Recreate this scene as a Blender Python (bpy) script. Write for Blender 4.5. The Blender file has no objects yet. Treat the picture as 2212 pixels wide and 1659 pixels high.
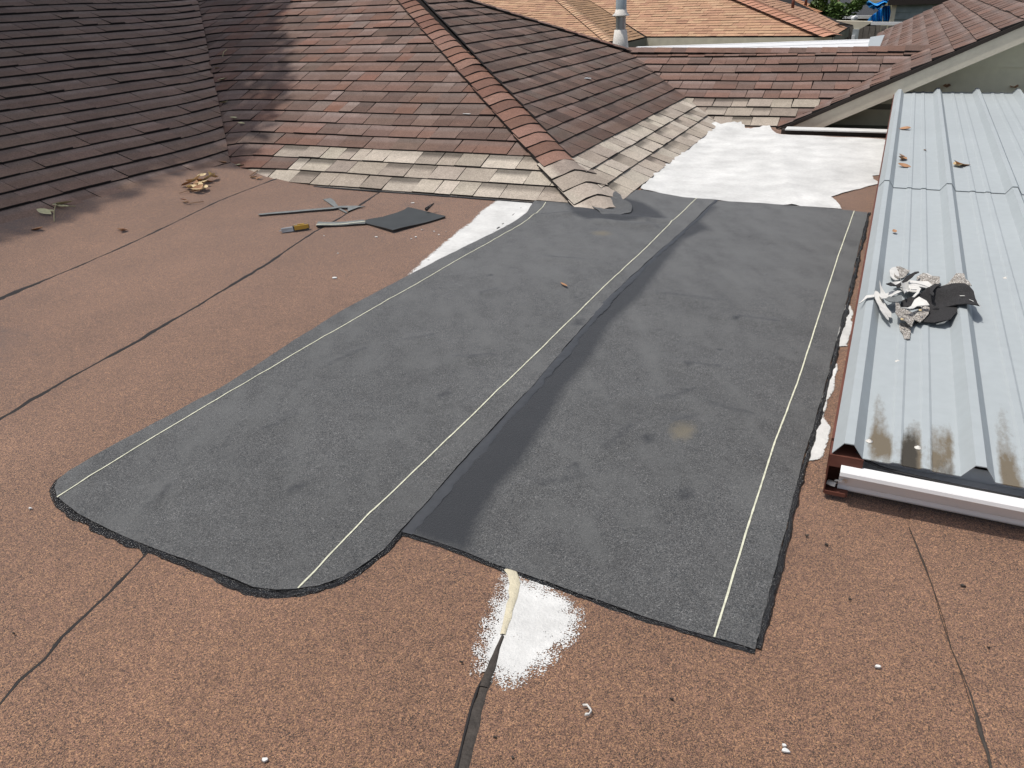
import bpy, math, random
from mathutils import Vector, Matrix, noise, geometry
rnd = random.Random(7)
sc = bpy.context.scene
COL = sc.collection

# ------------------------------------------------------------------ camera
# building frame: x runs along the house front, y away from the viewer, z up; z = 0 is the flat roof
H = 1.45
FPX, CX, CY = 1661.0, 1106.0, 829.5
_th, _ro, _az = math.radians(27), math.radians(2.5), math.radians(64)
_F = Vector((0, math.cos(_th), -math.sin(_th)))
_R0 = Vector((1, 0, 0)); _U0 = Vector((0, math.sin(_th), math.cos(_th)))
_R = _R0 * math.cos(_ro) - _U0 * math.sin(_ro)
_U = _R0 * math.sin(_ro) + _U0 * math.cos(_ro)
def _bf(v):
    ea = (math.cos(_az), math.sin(_az)); eb = (math.sin(_az), -math.cos(_az))
    return Vector((v.x * eb[0] + v.y * eb[1], v.x * ea[0] + v.y * ea[1], v.z))
CF, CR, CU = _bf(_F), _bf(_R), _bf(_U)
EYE = Vector((0, 0, H))
cam = bpy.data.cameras.new("camera"); cam.sensor_width = 36; cam.lens = FPX / 2212 * 36
cam.clip_start = .05; cam.clip_end = 2000
co = bpy.data.objects.new("camera", cam); COL.objects.link(co)
m = Matrix((CR, CU, -CF)).transposed().to_4x4(); m.translation = EYE
co.matrix_world = m; sc.camera = co

# ------------------------------------------------------------------ light
SUN = Vector((-.32, -.13, .94)).normalized()
w = bpy.data.worlds.new("World"); sc.world = w; w.use_nodes = True
nt = w.node_tree; bg = nt.nodes['Background']; bg.inputs[1].default_value = .14
sky = nt.nodes.new('ShaderNodeTexSky'); sky.sky_type = 'NISHITA'; sky.sun_disc = False
sky.sun_elevation = math.asin(SUN.z); sky.sun_rotation = math.atan2(SUN.x, SUN.y)
sky.dust_density = 3.0; sky.air_density = 1.0
hs = nt.nodes.new('ShaderNodeHueSaturation'); hs.inputs['Saturation'].default_value = .6   # hazy white summer sky
nt.links.new(sky.outputs[0], hs.inputs['Color']); nt.links.new(hs.outputs[0], bg.inputs[0])
sl = bpy.data.lights.new("sun", 'SUN'); sl.energy = 3.5; sl.angle = math.radians(.8); sl.color = (1, .955, .89)
so = bpy.data.objects.new("sun", sl); COL.objects.link(so)
so.rotation_euler = SUN.to_track_quat('Z', 'Y').to_euler(); so.location = (0, 0, 20)
sc.view_settings.view_transform = 'Standard'; sc.view_settings.look = 'None'
sc.view_settings.exposure = -.15; sc.view_settings.gamma = 1; sc.view_settings.use_curve_mapping = False

# ------------------------------------------------------------------ pixel rays (photo at 2212 x 1659) onto real surfaces
def ray(u, v): return CF + CR * ((u - CX) / FPX) - CU * ((v - CY) / FPX)
def onz(u, v, z=0.):
    d = ray(u, v); return EYE + d * ((z - H) / d.z)
def onpl(u, v, n, p):
    d = ray(u, v); return EYE + d * ((p - EYE).dot(n) / d.dot(n))
def aty(u, v, y):
    d = ray(u, v); return EYE + d * (y / d.y)
def nz(x, y, s=1., o=0.): return noise.noise(Vector((x * s + o, y * s - o, o * .7)))
def sst(a): a = min(1, max(0, a)); return a * a * (3 - 2 * a)
def deckz(x, y):
    u = min(1, max(0, (-4.2 - x) / 1.6))
    return .13 * u * u + .005 * nz(x, y, .9) + .0025 * nz(x, y, 3.1, 5)
def ond(u, v, up=0.):
    p = onz(u, v, up)
    for _ in range(6): p = onz(u, v, deckz(p.x, p.y) + up)
    return p
def hexc(r, g, b):
    f = lambda c: (c / 255 / 12.92) if c / 255 <= .04045 else ((c / 255 + .055) / 1.055) ** 2.4
    return (f(r), f(g), f(b))

# ------------------------------------------------------------------ materials
def mat(name, col, rough=.8, spec=.5, metal=0., fine=None, big=None, bump=None, tone=False, rnds=0., emit=None):
    """fine=(scale, amount, colorB)  big=(scale, amount)  bump=(scale, strength, dist)"""
    m = bpy.data.materials.new(name); m.use_nodes = True; t = m.node_tree; n = t.nodes; L = t.links.new
    b = n['Principled BSDF']; b.inputs['Roughness'].default_value = rough; b.inputs['Metallic'].default_value = metal
    b.inputs['Specular IOR Level'].default_value = spec
    tc = n.new('ShaderNodeTexCoord'); C = tc.outputs['Object']
    if tone:
        a = n.new('ShaderNodeAttribute'); a.attribute_name = 'tone'; cur = a.outputs['Color']
        geo = n.new('ShaderNodeNewGeometry'); C = geo.outputs['Position']
    else:
        r = n.new('ShaderNodeRGB'); r.outputs[0].default_value = (*col, 1); cur = r.outputs[0]
    def mulv(cur, fac_out, lo, hi):
        mr = n.new('ShaderNodeMapRange'); mr.inputs['From Min'].default_value = .25; mr.inputs['From Max'].default_value = .75
        mr.inputs['To Min'].default_value = lo; mr.inputs['To Max'].default_value = hi; L(fac_out, mr.inputs['Value'])
        vm = n.new('ShaderNodeVectorMath'); vm.operation = 'SCALE'; L(cur, vm.inputs[0]); L(mr.outputs[0], vm.inputs['Scale'])
        return vm.outputs[0]
    if fine:
        for i, s in enumerate(fine[0] if isinstance(fine[0], (tuple, list)) else [fine[0]]):
            v = n.new('ShaderNodeTexVoronoi'); v.inputs['Scale'].default_value = s; L(C, v.inputs['Vector'])
            sp = n.new('ShaderNodeSeparateColor'); L(v.outputs['Color'], sp.inputs[0])
            mr = n.new('ShaderNodeMapRange'); mr.inputs['To Min'].default_value = 1 - fine[1]; mr.inputs['To Max'].default_value = 1 + fine[1]
            L(sp.outputs[0], mr.inputs['Value'])
            vm = n.new('ShaderNodeVectorMath'); vm.operation = 'SCALE'; L(cur, vm.inputs[0]); L(mr.outputs[0], vm.inputs['Scale']); cur = vm.outputs[0]
            if len(fine) > 2 and fine[2]:
                gt = n.new('ShaderNodeMath'); gt.operation = 'GREATER_THAN'; gt.inputs[1].default_value = fine[3]; L(sp.outputs[1], gt.inputs[0])
                mx = n.new('ShaderNodeMix'); mx.data_type = 'RGBA'; L(gt.outputs[0], mx.inputs['Factor']); L(cur, mx.inputs[6])
                mx.inputs[7].default_value = (*fine[2], 1); cur = mx.outputs[2]
                lt = n.new('ShaderNodeMath'); lt.operation = 'GREATER_THAN'; lt.inputs[1].default_value = .90; L(sp.outputs[2], lt.inputs[0])
                m2 = n.new('ShaderNodeMix'); m2.data_type = 'RGBA'; L(lt.outputs[0], m2.inputs['Factor']); L(cur, m2.inputs[6])
                m2.inputs[7].default_value = (col[0]*.3, col[1]*.35, col[2]*.4, 1); cur = m2.outputs[2]
    if big:
        for s, a in (big if isinstance(big[0], (tuple, list)) else [big]):
            nn = n.new('ShaderNodeTexNoise'); nn.inputs['Scale'].default_value = s; nn.inputs['Detail'].default_value = 5; L(C, nn.inputs['Vector'])
            cur = mulv(cur, nn.outputs['Fac'], 1 - a, 1 + a)
    L(cur, b.inputs['Base Color'])
    if bump:
        nb = n.new('ShaderNodeTexNoise'); nb.inputs['Scale'].default_value = bump[0]; nb.inputs['Detail'].default_value = 4; L(C, nb.inputs['Vector'])
        bp = n.new('ShaderNodeBump'); bp.inputs['Strength'].default_value = bump[1]; bp.inputs['Distance'].default_value = bump[2]
        L(nb.outputs['Fac'], bp.inputs['Height']); L(bp.outputs[0], b.inputs['Normal'])
    m['col_socket'] = 1
    return m
M = {}
M['granule'] = mat('shingle granules', (0, 0, 0), .9, .3, fine=((330,), .24), big=((14, .10), (2.3, .10), (60, .16), (130, .18)), bump=(260, .5, .004), tone=True)
M['asphalt'] = mat('asphalt edge', (.014, .012, .012), .6, .4)
M['under'] = mat('roofing felt under shingles', (.02, .017, .016), .9, .2)
M['deck'] = mat('brown mineral cap sheet', (.156, .085, .057), .9, .35, fine=((330, 680), .42, (.32, .18, .10), .82), big=((.55, .14), (3.0, .10), (22, .10), (70, .12)), bump=(300, .6, .003))
M['tar'] = mat('wet black roof cement', (.010, .010, .011), .20, .6, big=(60, .3), bump=(120, 1., .014))
M['tarflat'] = mat('smooth squeezed bitumen', (.045, .048, .054), .5, .45, big=(30, .15), bump=(40, .3, .006))
M['tarold'] = mat('weathered asphalt seam', (.045, .037, .031), .7, .4, big=(40, .35), bump=(80, .8, .006))
M['chalk'] = mat('pale yellow chalk line', (.60, .60, .47), .9, .2, big=(60, .25))
M['white'] = mat('white elastomeric coating', (.66, .66, .645), .55, .4, big=((1.7, .07), (9, .06)), bump=(22, .35, .01))
M['galv'] = mat('galvanised sheet', (.365, .40, .415), .7, .15, metal=.0, big=((1.2, .05), (25, .035)), bump=(6, .08, .01))
M['rust'] = mat('red oxide steel', (.13, .045, .03), .7, .4, big=(14, .25))
M['gutw'] = mat('white painted aluminium', (.80, .80, .80), .35, .5, big=(9, .05))
M['fascia'] = mat('tan painted fascia board', (.58, .53, .43), .7, .3, big=((3, .10), (30, .05)))
M['wallc'] = mat('pale cream painted siding', (.74, .71, .54), .75, .3, big=((2, .09), (14, .05)), bump=(5, .15, .01))
M['darkwall'] = mat('greenish grey painted wall', (.20, .20, .16), .8, .3, big=(4, .1))
M['pvc'] = mat('grey vent pipe', (.42, .47, .50), .4, .5, metal=.3, big=(8, .08))
M['mastic'] = mat('white sealant', (.72, .69, .64), .6, .4, bump=(60, .6, .01))
M['cream'] = mat('cream aged sealant', (.56, .51, .38), .7, .3, big=(30, .12), bump=(120, .7, .006))
M['lead'] = mat('grey sheet metal', (.42, .45, .46), .5, .5, metal=.3)
M['leaf'] = mat('dry tan leaf', (.62, .49, .29), .7, .3, big=(30, .25))
M['leafg'] = mat('pale dry leaf', (.60, .56, .34), .7, .3, big=(30, .2))
M['leafo'] = mat('orange brown leaf', (.36, .20, .11), .7, .3, big=(30, .25))
M['twig'] = mat('dry twig', (.26, .17, .11), .8, .2)
M['twigy'] = mat('pale yellow twig', (.50, .44, .26), .8, .2)
M['yel'] = mat('yellow plastic', (.55, .33, .05), .5, .5)
M['blk'] = mat('black rubber', (.015, .015, .016), .5, .5)
M['steel'] = mat('grey worn steel', (.42, .42, .42), .35, .5, metal=.6)
M['felt'] = mat('black granule felt', (.030, .029, .030), .92, .3, fine=((500,), .5), bump=(300, .5, .003))
M['feltg'] = mat('grey back of felt strip', (.17, .18, .18), .8, .4, fine=((400,), .25), big=(20, .15))
M['feltd'] = mat('smooth dark felt offcut', (.042, .047, .050), .7, .4, big=(9, .12))
M['gran_w'] = mat('old granule scrap with grit', (.27, .245, .22), .9, .2, fine=((330,), .55, (.62, .60, .56), .8), big=(30, .25), bump=(200, .8, .004))
M['paper'] = mat('white paint skin scrap', (.62, .61, .58), .6, .3, big=(35, .12), bump=(60, .4, .004))
M['tarp'] = mat('blue tarpaulin', (.02, .33, .80), .35, .5, big=(3, .12))
M['clap'] = mat('grey green clapboard', (.22, .26, .26), .8, .3, big=(3, .3))
M['fence'] = mat('weathered grey fence board', (.20, .175, .15), .9, .2, big=((2.5, .3), (12, .2)))
M['droof'] = mat('charcoal shingle roof', (.045, .047, .052), .9, .3, big=((6, .15), (30, .2)), bump=(15, .5, .05))
M['green'] = mat('green foliage', (.07, .12, .025), .6, .4, big=(2, .4))
M['bark'] = mat('grey bark', (.12, .09, .065), .9, .2, big=(8, .3), bump=(12, .6, .05))
M['earth'] = mat('dry grass and soil', (.09, .085, .045), .95, .2, big=((.4, .25), (5, .3)))
M['brown'] = mat('dark brown eave', (.035, .028, .024), .8, .3)
M['pale'] = mat('cream painted eave corner', (.62, .57, .45), .7, .3, big=(5, .1))
M['glass'] = mat('white globe', (.85, .85, .85), .3, .5)

# mat (membrane) material: dark granules, wet band, stains and painted wrinkle shade through the point attribute "wet"
def attr_mix(m, attr, col2, rough2, rough1=None, thr=None):
    t = m.node_tree; n = t.nodes; L = t.links.new; b = n['Principled BSDF']
    a = n.new('ShaderNodeAttribute'); a.attribute_name = attr
    f = a.outputs['Fac']
    ns = n.new('ShaderNodeTexNoise'); ns.inputs['Scale'].default_value = thr or 45; ns.inputs['Detail'].default_value = 8; ns.inputs['Roughness'].default_value = .7
    tc = n.new('ShaderNodeTexCoord'); mp = n.new('ShaderNodeMapping'); L(tc.outputs['Object'], mp.inputs['Vector']); mp.inputs['Scale'].default_value = (2.6, 1.0, 1) if m.name.startswith('galv') else (1, 1, 1); L(mp.outputs[0], ns.inputs['Vector'])
    ad = n.new('ShaderNodeMath'); ad.operation = 'MULTIPLY_ADD'; L(ns.outputs['Fac'], ad.inputs[0]); ad.inputs[1].default_value = .7; ad.inputs[2].default_value = -.35
    a2 = n.new('ShaderNodeMath'); L(f, a2.inputs[0]); L(ad.outputs[0], a2.inputs[1])
    mr = n.new('ShaderNodeMapRange'); mr.inputs['From Min'].default_value = .3; mr.inputs['From Max'].default_value = .75; L(a2.outputs[0], mr.inputs['Value'])
    src = b.inputs['Base Color'].links[0].from_socket
    mx = n.new('ShaderNodeMix'); mx.data_type = 'RGBA'; L(mr.outputs[0], mx.inputs['Factor']); L(src, mx.inputs[6]); mx.inputs[7].default_value = (*col2, 1)
    L(mx.outputs[2], b.inputs['Base Color'])
    mf = n.new('ShaderNodeMix'); mf.data_type = 'FLOAT'; L(mr.outputs[0], mf.inputs['Factor']); mf.inputs[2].default_value = b.inputs['Roughness'].default_value; mf.inputs[3].default_value = rough2
    L(mf.outputs[0], b.inputs['Roughness'])
M['mem'] = mat('charcoal mineral membrane', (.074, .0745, .074), .84, .5, fine=((330, 600), .46, (.17, .17, .165), .965), big=((.9, .12), (3.3, .16), (11, .12), (30, .12)), bump=(260, .8, .0035))
attr_mix(M['mem'], 'scuff_sheen', (.098, .100, .099), .9, thr=16)
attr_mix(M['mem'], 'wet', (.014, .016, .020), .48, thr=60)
attr_mix(M['mem'], 'dust', (.13, .115, .085), .9, thr=30)
attr_mix(M['galv'], 'dirt', (.155, .13, .095), .9, thr=28)
attr_mix(M['galv'], 'soot', (.055, .050, .042), .95, thr=40)
attr_mix(M['deck'], 'stain', (.085, .058, .05), .9, thr=9)

def feather(name, col, thr=170):
    m = mat(name, col, .6, .35, big=((1.2, .12), (5, .16), (40, .06)), bump=(120, .5, .006)); t = m.node_tree; n = t.nodes; L = t.links.new
    b = n['Principled BSDF']; out = n['Material Output']
    a = n.new('ShaderNodeAttribute'); a.attribute_name = 'edge'
    tc = n.new('ShaderNodeTexCoord')
    def N(s):
        q = n.new('ShaderNodeTexNoise'); q.inputs['Scale'].default_value = s; q.inputs['Detail'].default_value = 3; L(tc.outputs['Object'], q.inputs['Vector']); return q.outputs['Fac']
    s = n.new('ShaderNodeMath'); s.operation = 'MULTIPLY_ADD'; L(N(thr), s.inputs[0]); s.inputs[1].default_value = 1.5; s.inputs[2].default_value = -.75
    s2 = n.new('ShaderNodeMath'); s2.operation = 'MULTIPLY_ADD'; L(N(26), s2.inputs[0]); s2.inputs[1].default_value = .9; s2.inputs[2].default_value = -.45
    c = n.new('ShaderNodeMath'); L(s.outputs[0], c.inputs[0]); L(s2.outputs[0], c.inputs[1])
    d = n.new('ShaderNodeMath'); L(c.outputs[0], d.inputs[0]); L(a.outputs['Fac'], d.inputs[1])
    g = n.new('ShaderNodeMath'); g.operation = 'GREATER_THAN'; g.inputs[1].default_value = .3; L(d.outputs[0], g.inputs[0])
    tr = n.new('ShaderNodeBsdfTransparent'); mx = n.new('ShaderNodeMixShader'); L(g.outputs[0], mx.inputs[0]); L(tr.outputs[0], mx.inputs[1]); L(b.outputs[0], mx.inputs[2])
    L(mx.outputs[0], out.inputs['Surface']); return m
M['coat'] = feather('white roof coating brushed out', (.61, .61, .595), 240)
M['coatold'] = feather('cream aged sealant', (.62, .58, .45))

# ------------------------------------------------------------------ object helpers
def link(name, me, mt=None, parent=None):
    o = bpy.data.objects.new(name, me); COL.objects.link(o)
    for q in (mt if isinstance(mt, (list, tuple)) else [mt] if mt else []): me.materials.append(q)
    if parent: o.parent = parent
    return o
def mk(name, V, F, mt=None, parent=None, smooth=False, mi=None):
    me = bpy.data.meshes.new(name); me.from_pydata([tuple(v) for v in V], [], F)
    o = link(name, me, mt, parent)
    if mi: me.polygons.foreach_set('material_index', mi)
    if smooth: me.polygons.foreach_set('use_smooth', [True] * len(me.polygons))
    me.update(); return o
def tag(o, label, cat, group=None, kind=None):
    o['label'] = label; o['category'] = cat
    if group: o['group'] = group
    if kind: o['kind'] = kind
    return o
def empty(name, label=None, cat=None, group=None, loc=(0, 0, 0)):
    o = bpy.data.objects.new(name, None); COL.objects.link(o); o.empty_display_size = .1
    if label: tag(o, label, cat, group)
    return o
def box(V, F, a, b):
    x0, y0, z0 = a; x1, y1, z1 = b; k = len(V)
    V += [(x0, y0, z0), (x1, y0, z0), (x1, y1, z0), (x0, y1, z0), (x0, y0, z1), (x1, y0, z1), (x1, y1, z1), (x0, y1, z1)]
    F += [(k, k+3, k+2, k+1), (k+4, k+5, k+6, k+7), (k, k+1, k+5, k+4), (k+1, k+2, k+6, k+5), (k+2, k+3, k+7, k+6), (k+3, k, k+4, k+7)]
def boxo(name, a, b, mt, parent=None):
    V, F = [], []; box(V, F, a, b); return mk(name, V, F, mt, parent)
def prism(name, pts, d, mt, parent=None):
    """polygon pts (3D, planar-ish) extruded by vector d"""
    n = len(pts); d = Vector(d); V = [Vector(p) for p in pts] + [Vector(p) + d for p in pts]
    F = [tuple(range(n)), tuple(range(2*n-1, n-1, -1))] + [(i, i+n, (i+1) % n + n, (i+1) % n) for i in range(n)]
    return mk(name, V, F, mt, parent)
def tube(name, pts, r, mt, parent=None, seg=6, taper=None, flat=1.):
    V, F = [], []; n = len(pts)
    for i, p in enumerate(pts):
        p = Vector(p); t = (Vector(pts[min(i+1, n-1)]) - Vector(pts[max(i-1, 0)])).normalized()
        a = t.cross(Vector((0, 0, 1))); a = a.normalized() if a.length > .01 else Vector((1, 0, 0)); b = a.cross(t)
        rr = (r(i / (n-1)) if callable(r) else r)
        for k in range(seg):
            q = 2 * math.pi * k / seg; V.append(p + a * math.cos(q) * rr + b * math.sin(q) * rr * flat)
    for i in range(n-1):
        for k in range(seg): F.append((i*seg+k, i*seg+(k+1) % seg, (i+1)*seg+(k+1) % seg, (i+1)*seg+k))
    F += [tuple(range(seg))[::-1], tuple(range((n-1)*seg, n*seg))]
    return mk(name, V, F, mt, parent, smooth=True)
def lathe(name, c, prof, mt, parent=None, seg=24):
    V, F = [], []
    for r, z in prof:
        for k in range(seg): q = 2*math.pi*k/seg; V.append((c[0]+r*math.cos(q), c[1]+r*math.sin(q), c[2]+z))
    for i in range(len(prof)-1):
        for k in range(seg): F.append((i*seg+k, i*seg+(k+1) % seg, (i+1)*seg+(k+1) % seg, (i+1)*seg+k))
    return mk(name, V, F, mt, parent, smooth=True)
def resample(pts, step, closed=True, wob=0., ws=8., seed=0.):
    out = []; n = len(pts)
    for i in range(n if closed else n-1):
        a = Vector(pts[i][:2]); b = Vector(pts[(i+1) % n][:2]); L = (b-a).length; k = max(1, int(L/step)); nn = Vector((-(b-a).y, (b-a).x)).normalized() if L > 0 else Vector((0, 0))
        for j in range(k):
            p = a.lerp(b, j/k); out.append(p + nn * (wob * nz(p.x, p.y, ws, seed) + wob * .5 * nz(p.x, p.y, ws*3.3, seed+3)))
    if not closed: out.append(Vector(pts[-1][:2]))
    return out
def inside(p, poly):
    c = False; n = len(poly); j = n-1
    for i in range(n):
        a, b = poly[i], poly[j]
        if (a[1] > p[1]) != (b[1] > p[1]) and p[0] < (b[0]-a[0])*(p[1]-a[1])/(b[1]-a[1])+a[0]: c = not c
        j = i
    return c
def dist_poly(p, poly, closed=True):
    best = 9e9; n = len(poly)
    for i in range(n if closed else n-1):
        a, b = poly[i], poly[(i+1) % n]; ax, ay = a[0], a[1]; dx, dy = b[0]-ax, b[1]-ay; l2 = dx*dx+dy*dy
        t = 0 if l2 == 0 else max(0, min(1, ((p[0]-ax)*dx+(p[1]-ay)*dy)/l2))
        d = (p[0]-ax-dx*t)**2+(p[1]-ay-dy*t)**2
        if d < best: best = d
    return math.sqrt(best)
def smooth_poly(pts, it=2):
    for _ in range(it):
        q = []; n = len(pts)
        for i in range(n):
            a, b = Vector(pts[i][:2]), Vector(pts[(i+1) % n][:2]); q += [a.lerp(b, .25), a.lerp(b, .75)]
        pts = q
    return pts
def sheet(name, outline, zf, mt, parent=None, step=.05, thick=.004, attrs=None, smooth=True, side=None):
    """flat sheet cut to outline, draped on zf(x, y), with real thickness"""
    ol = [Vector(p[:2]) for p in outline]; n = len(ol)
    xs = [p.x for p in ol]; ys = [p.y for p in ol]; pts = list(ol)
    if step:
        y = min(ys) + step * .5; r = 0
        while y < max(ys):
            x = min(xs) + step * (.5 if r % 2 else 0.)
            while x < max(xs):
                if inside((x, y), ol) and dist_poly((x, y), ol) > step * .45: pts.append(Vector((x, y)))
                x += step
            y += step * .9; r += 1
    V2, _, F2, _, _, _ = geometry.delaunay_2d_cdt(pts, [], [list(range(n))], 1, 1e-7)
    V = [(p.x, p.y, zf(p.x, p.y)) for p in V2]; F = [tuple(f) for f in F2]
    k = len(V); Vb = []
    # skirt round the boundary
    cnt = {}
    for f in F:
        for i in range(len(f)):
            e = (f[i], f[(i+1) % len(f)]); cnt[e] = 1
    be = [e for e in cnt if (e[1], e[0]) not in cnt]; idx = {}
    for a, b in be:
        for q in (a, b):
            if q not in idx: idx[q] = k + len(Vb); Vb += [V[q], (V[q][0], V[q][1], V[q][2]-thick)]
    F3 = [(idx[b], idx[a], idx[a]+1, idx[b]+1) for a, b in be]
    o = mk(name, V+Vb, F+F3, [mt, side or mt], parent, mi=[0]*len(F)+[1]*len(F3))
    me = o.data
    if smooth: me.polygons.foreach_set('use_smooth', [True]*len(F)+[False]*len(F3))
    for an, fn in (attrs or {}).items():
        at = me.attributes.new(an, 'FLOAT', 'POINT'); at.data.foreach_set('value', [fn(v[0], v[1]) for v in V+Vb])
    return o
def bead(name, path, wf, zf, mt, parent=None, h=.008, seed=0., step=.02, side=0.):
    """irregular ribbon of tar along path; wf(t) half width; side shifts it"""
    P = resample(path, step, False); V, F = [], []; n = len(P); 
    for i, p in enumerate(P):
        t = (P[min(i+1, n-1)]-P[max(i-1, 0)]).normalized(); nn = Vector((-t.y, t.x)); tt = i/(n-1)
        wv = wf(tt); l = wv*(1+.6*nz(p.x, p.y, 14, seed)+.4*nz(p.x, p.y, 43, seed+2)); r = wv*(1+.6*nz(p.x, p.y, 14, seed+9)+.4*nz(p.x, p.y, 43, seed+4))
        hh = h*(.7+.5*nz(p.x, p.y, 20, seed+1)); c = p+nn*(side*wv)
        for k, (o, hz) in enumerate(((-r, 0), (-r*.7, .8), (0, 1), (l*.7, .8), (l, 0))):
            q = c+nn*o; V.append((q.x, q.y, zf(q.x, q.y)+hz*hh))
    for i in range(n-1):
        for k in range(4): F.append((i*5+k, i*5+5+k, i*5+6+k, i*5+1+k))
    return mk(name, V, F, mt, parent, smooth=True)

# ------------------------------------------------------------------ shingled slopes
def clip(poly, cl):
    out = poly; n = len(cl)
    for i in range(n):
        a, b = cl[i], cl[(i+1) % n]; inp = out; out = []
        if not inp: break
        def sd(p): return (b[0]-a[0])*(p[1]-a[1])-(b[1]-a[1])*(p[0]-a[0])
        for j in range(len(inp)):
            p, q = inp[j], inp[(j+1) % len(inp)]; sp, sq = sd(p), sd(q)
            if sp >= 0: out.append(p)
            if (sp >= 0) != (sq >= 0): t = sp/(sp-sq); out.append((p[0]+(q[0]-p[0])*t, p[1]+(q[1]-p[1])*t))
    return out
class Slope:
    def __init__(s, O, S, T, poly3, flex=None, bend=None):
        s.bend = bend or (lambda a, b: 0.)
        s.O = Vector(O); s.S = Vector(S).normalized(); s.T = Vector(T).normalized(); s.N = s.S.cross(s.T).normalized()
        if s.N.z < 0: s.N = -s.N
        q = [((Vector(p)-s.O).dot(s.S), (Vector(p)-s.O).dot(s.T)) for p in poly3]
        c = (sum(a for a, _ in q)/len(q), sum(b for _, b in q)/len(q)); q.sort(key=lambda p: math.atan2(p[1]-c[1], p[0]-c[0])); s.poly = q
        s.flex = flex
    def P(s, a, b, h=0.):
        b += s.bend(a, b)
        z = .012*nz(a, b, .8, 3) if s.flex is None else s.flex(a, b)
        return s.O+s.S*a+s.T*b+s.N*(h+z)
    def tabs(s, expo, wmin, wmax, tonef, hb=(.010, .017), seed=1, gap=.003, wob=.005, topf=lambda k, t, u, r: t):
        r = random.Random(seed); out = []
        t0 = min(p[1] for p in s.poly); t1 = max(p[1] for p in s.poly); s0 = min(p[0] for p in s.poly); s1 = max(p[0] for p in s.poly)
        k = int(math.floor(t0/expo)); 
        while k*expo < t1:
            a = s0-r.random()*wmax; raised = r.random() < .5; sh = 0
            while a < s1:
                wd = r.uniform(wmin, wmax); b = a+wd; lb = k*expo; le = lb+expo
                fb = lambda q: lb+wob*nz(q*1.0, k*3.7, 2.2, seed)+wob*.6*nz(q, k*3.7, 9., seed); ft = lambda q: le+wob*nz(q*1.0, (k+1)*3.7, 2.2, seed)+.012
                g = gap*(.5+r.random()); sk = r.uniform(-.006, .006); mid = (a+b)/2; drop = -.003*r.random()
                poly = [(a+g, fb(a)+drop), (mid, fb(mid)+drop), (b-g, fb(b)+drop), (b-g+sk, ft(b)), (mid, ft(mid)), (a+g+sk, ft(a))]
                L_ = lambda p, q, f: (p[0]+(q[0]-p[0])*f, p[1]+(q[1]-p[1])*f)
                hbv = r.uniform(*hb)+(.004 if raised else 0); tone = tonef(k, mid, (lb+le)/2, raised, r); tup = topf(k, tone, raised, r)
                grp = []
                for f0, f1, th in ((0, .46, 9), (.46, .72, .60), (.72, 1., -9)):
                    q0 = [L_(poly[i_], poly[5-i_], f0) for i_ in (0, 1, 2)]; q1 = [L_(poly[i_], poly[5-i_], f1) for i_ in (2, 1, 0)]
                    pq = clip(q0+q1, s.poly)
                    if len(pq) < 3: continue
                    ar = abs(sum(pq[i][0]*pq[(i+1) % len(pq)][1]-pq[(i+1) % len(pq)][0]*pq[i][1] for i in range(len(pq))))/2
                    if ar < 1e-5: continue
                    top = [s.P(x, y, .003+hbv*max(0, 1-(y-lb)/expo)) for x, y in pq]; bot = [s.P(x, y, -.004) for x, y in pq]
                    isup = [(y-lb)/expo > th for x, y in pq]; ys_ = [lb+(le-lb)*f for f in (f0, f1) if 0 < f < 1]
                    sk_ = [any(abs(pq[i][1]-ym) < .014 and abs(pq[(i+1) % len(pq)][1]-ym) < .014 for ym in ys_) for i in range(len(pq))]
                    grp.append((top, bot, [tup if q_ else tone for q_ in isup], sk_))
                if grp:
                    allp = [p for g_ in grp for p in g_[0]]; cc = Vector((0, 0, 0))
                    for p in allp: cc += p
                    out.append((grp, cc/len(allp), min(.4, (allp[0]-allp[2]).length)))
                a = b; raised = not raised if r.random() < .85 else raised
            k += 1
        return out
def tab_mesh(name, tabs, parent, mats):
    V, F, mi, tones = [], [], [], []
    for top, bot, tn, sk in [g_ for t_ in tabs for g_ in t_[0]]:
        k = len(V); n = len(top); V += top+bot; tones += [(*t, 1) for t in tn]*2
        F.append(tuple(range(k, k+n))); mi.append(0)
        for i in range(n):
            if sk[i]: continue
            F.append((k+(i+1) % n, k+i, k+n+i, k+n+(i+1) % n)); mi.append(1)
    o = mk(name, V, F, mats, parent, mi=mi)
    c = o.data.color_attributes.new('tone', 'FLOAT_COLOR', 'POINT'); c.data.foreach_set('color', [x for t in tones for x in t])
    return o
GM = [M['granule'], M['asphalt']]
def vary(c, r, a=.12):
    f = 1+r.uniform(-a, a); return tuple(max(.005, x*f*(1+r.uniform(-.012, .012))) for x in c)

# ================================================================== SETTING
g = mk('ground', [(-300, -300, -2.7), (300, -300, -2.7), (300, 300, -2.7), (-300, 300, -2.7)], [(0, 1, 2, 3)], M['earth']); g['kind'] = 'structure'

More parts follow.
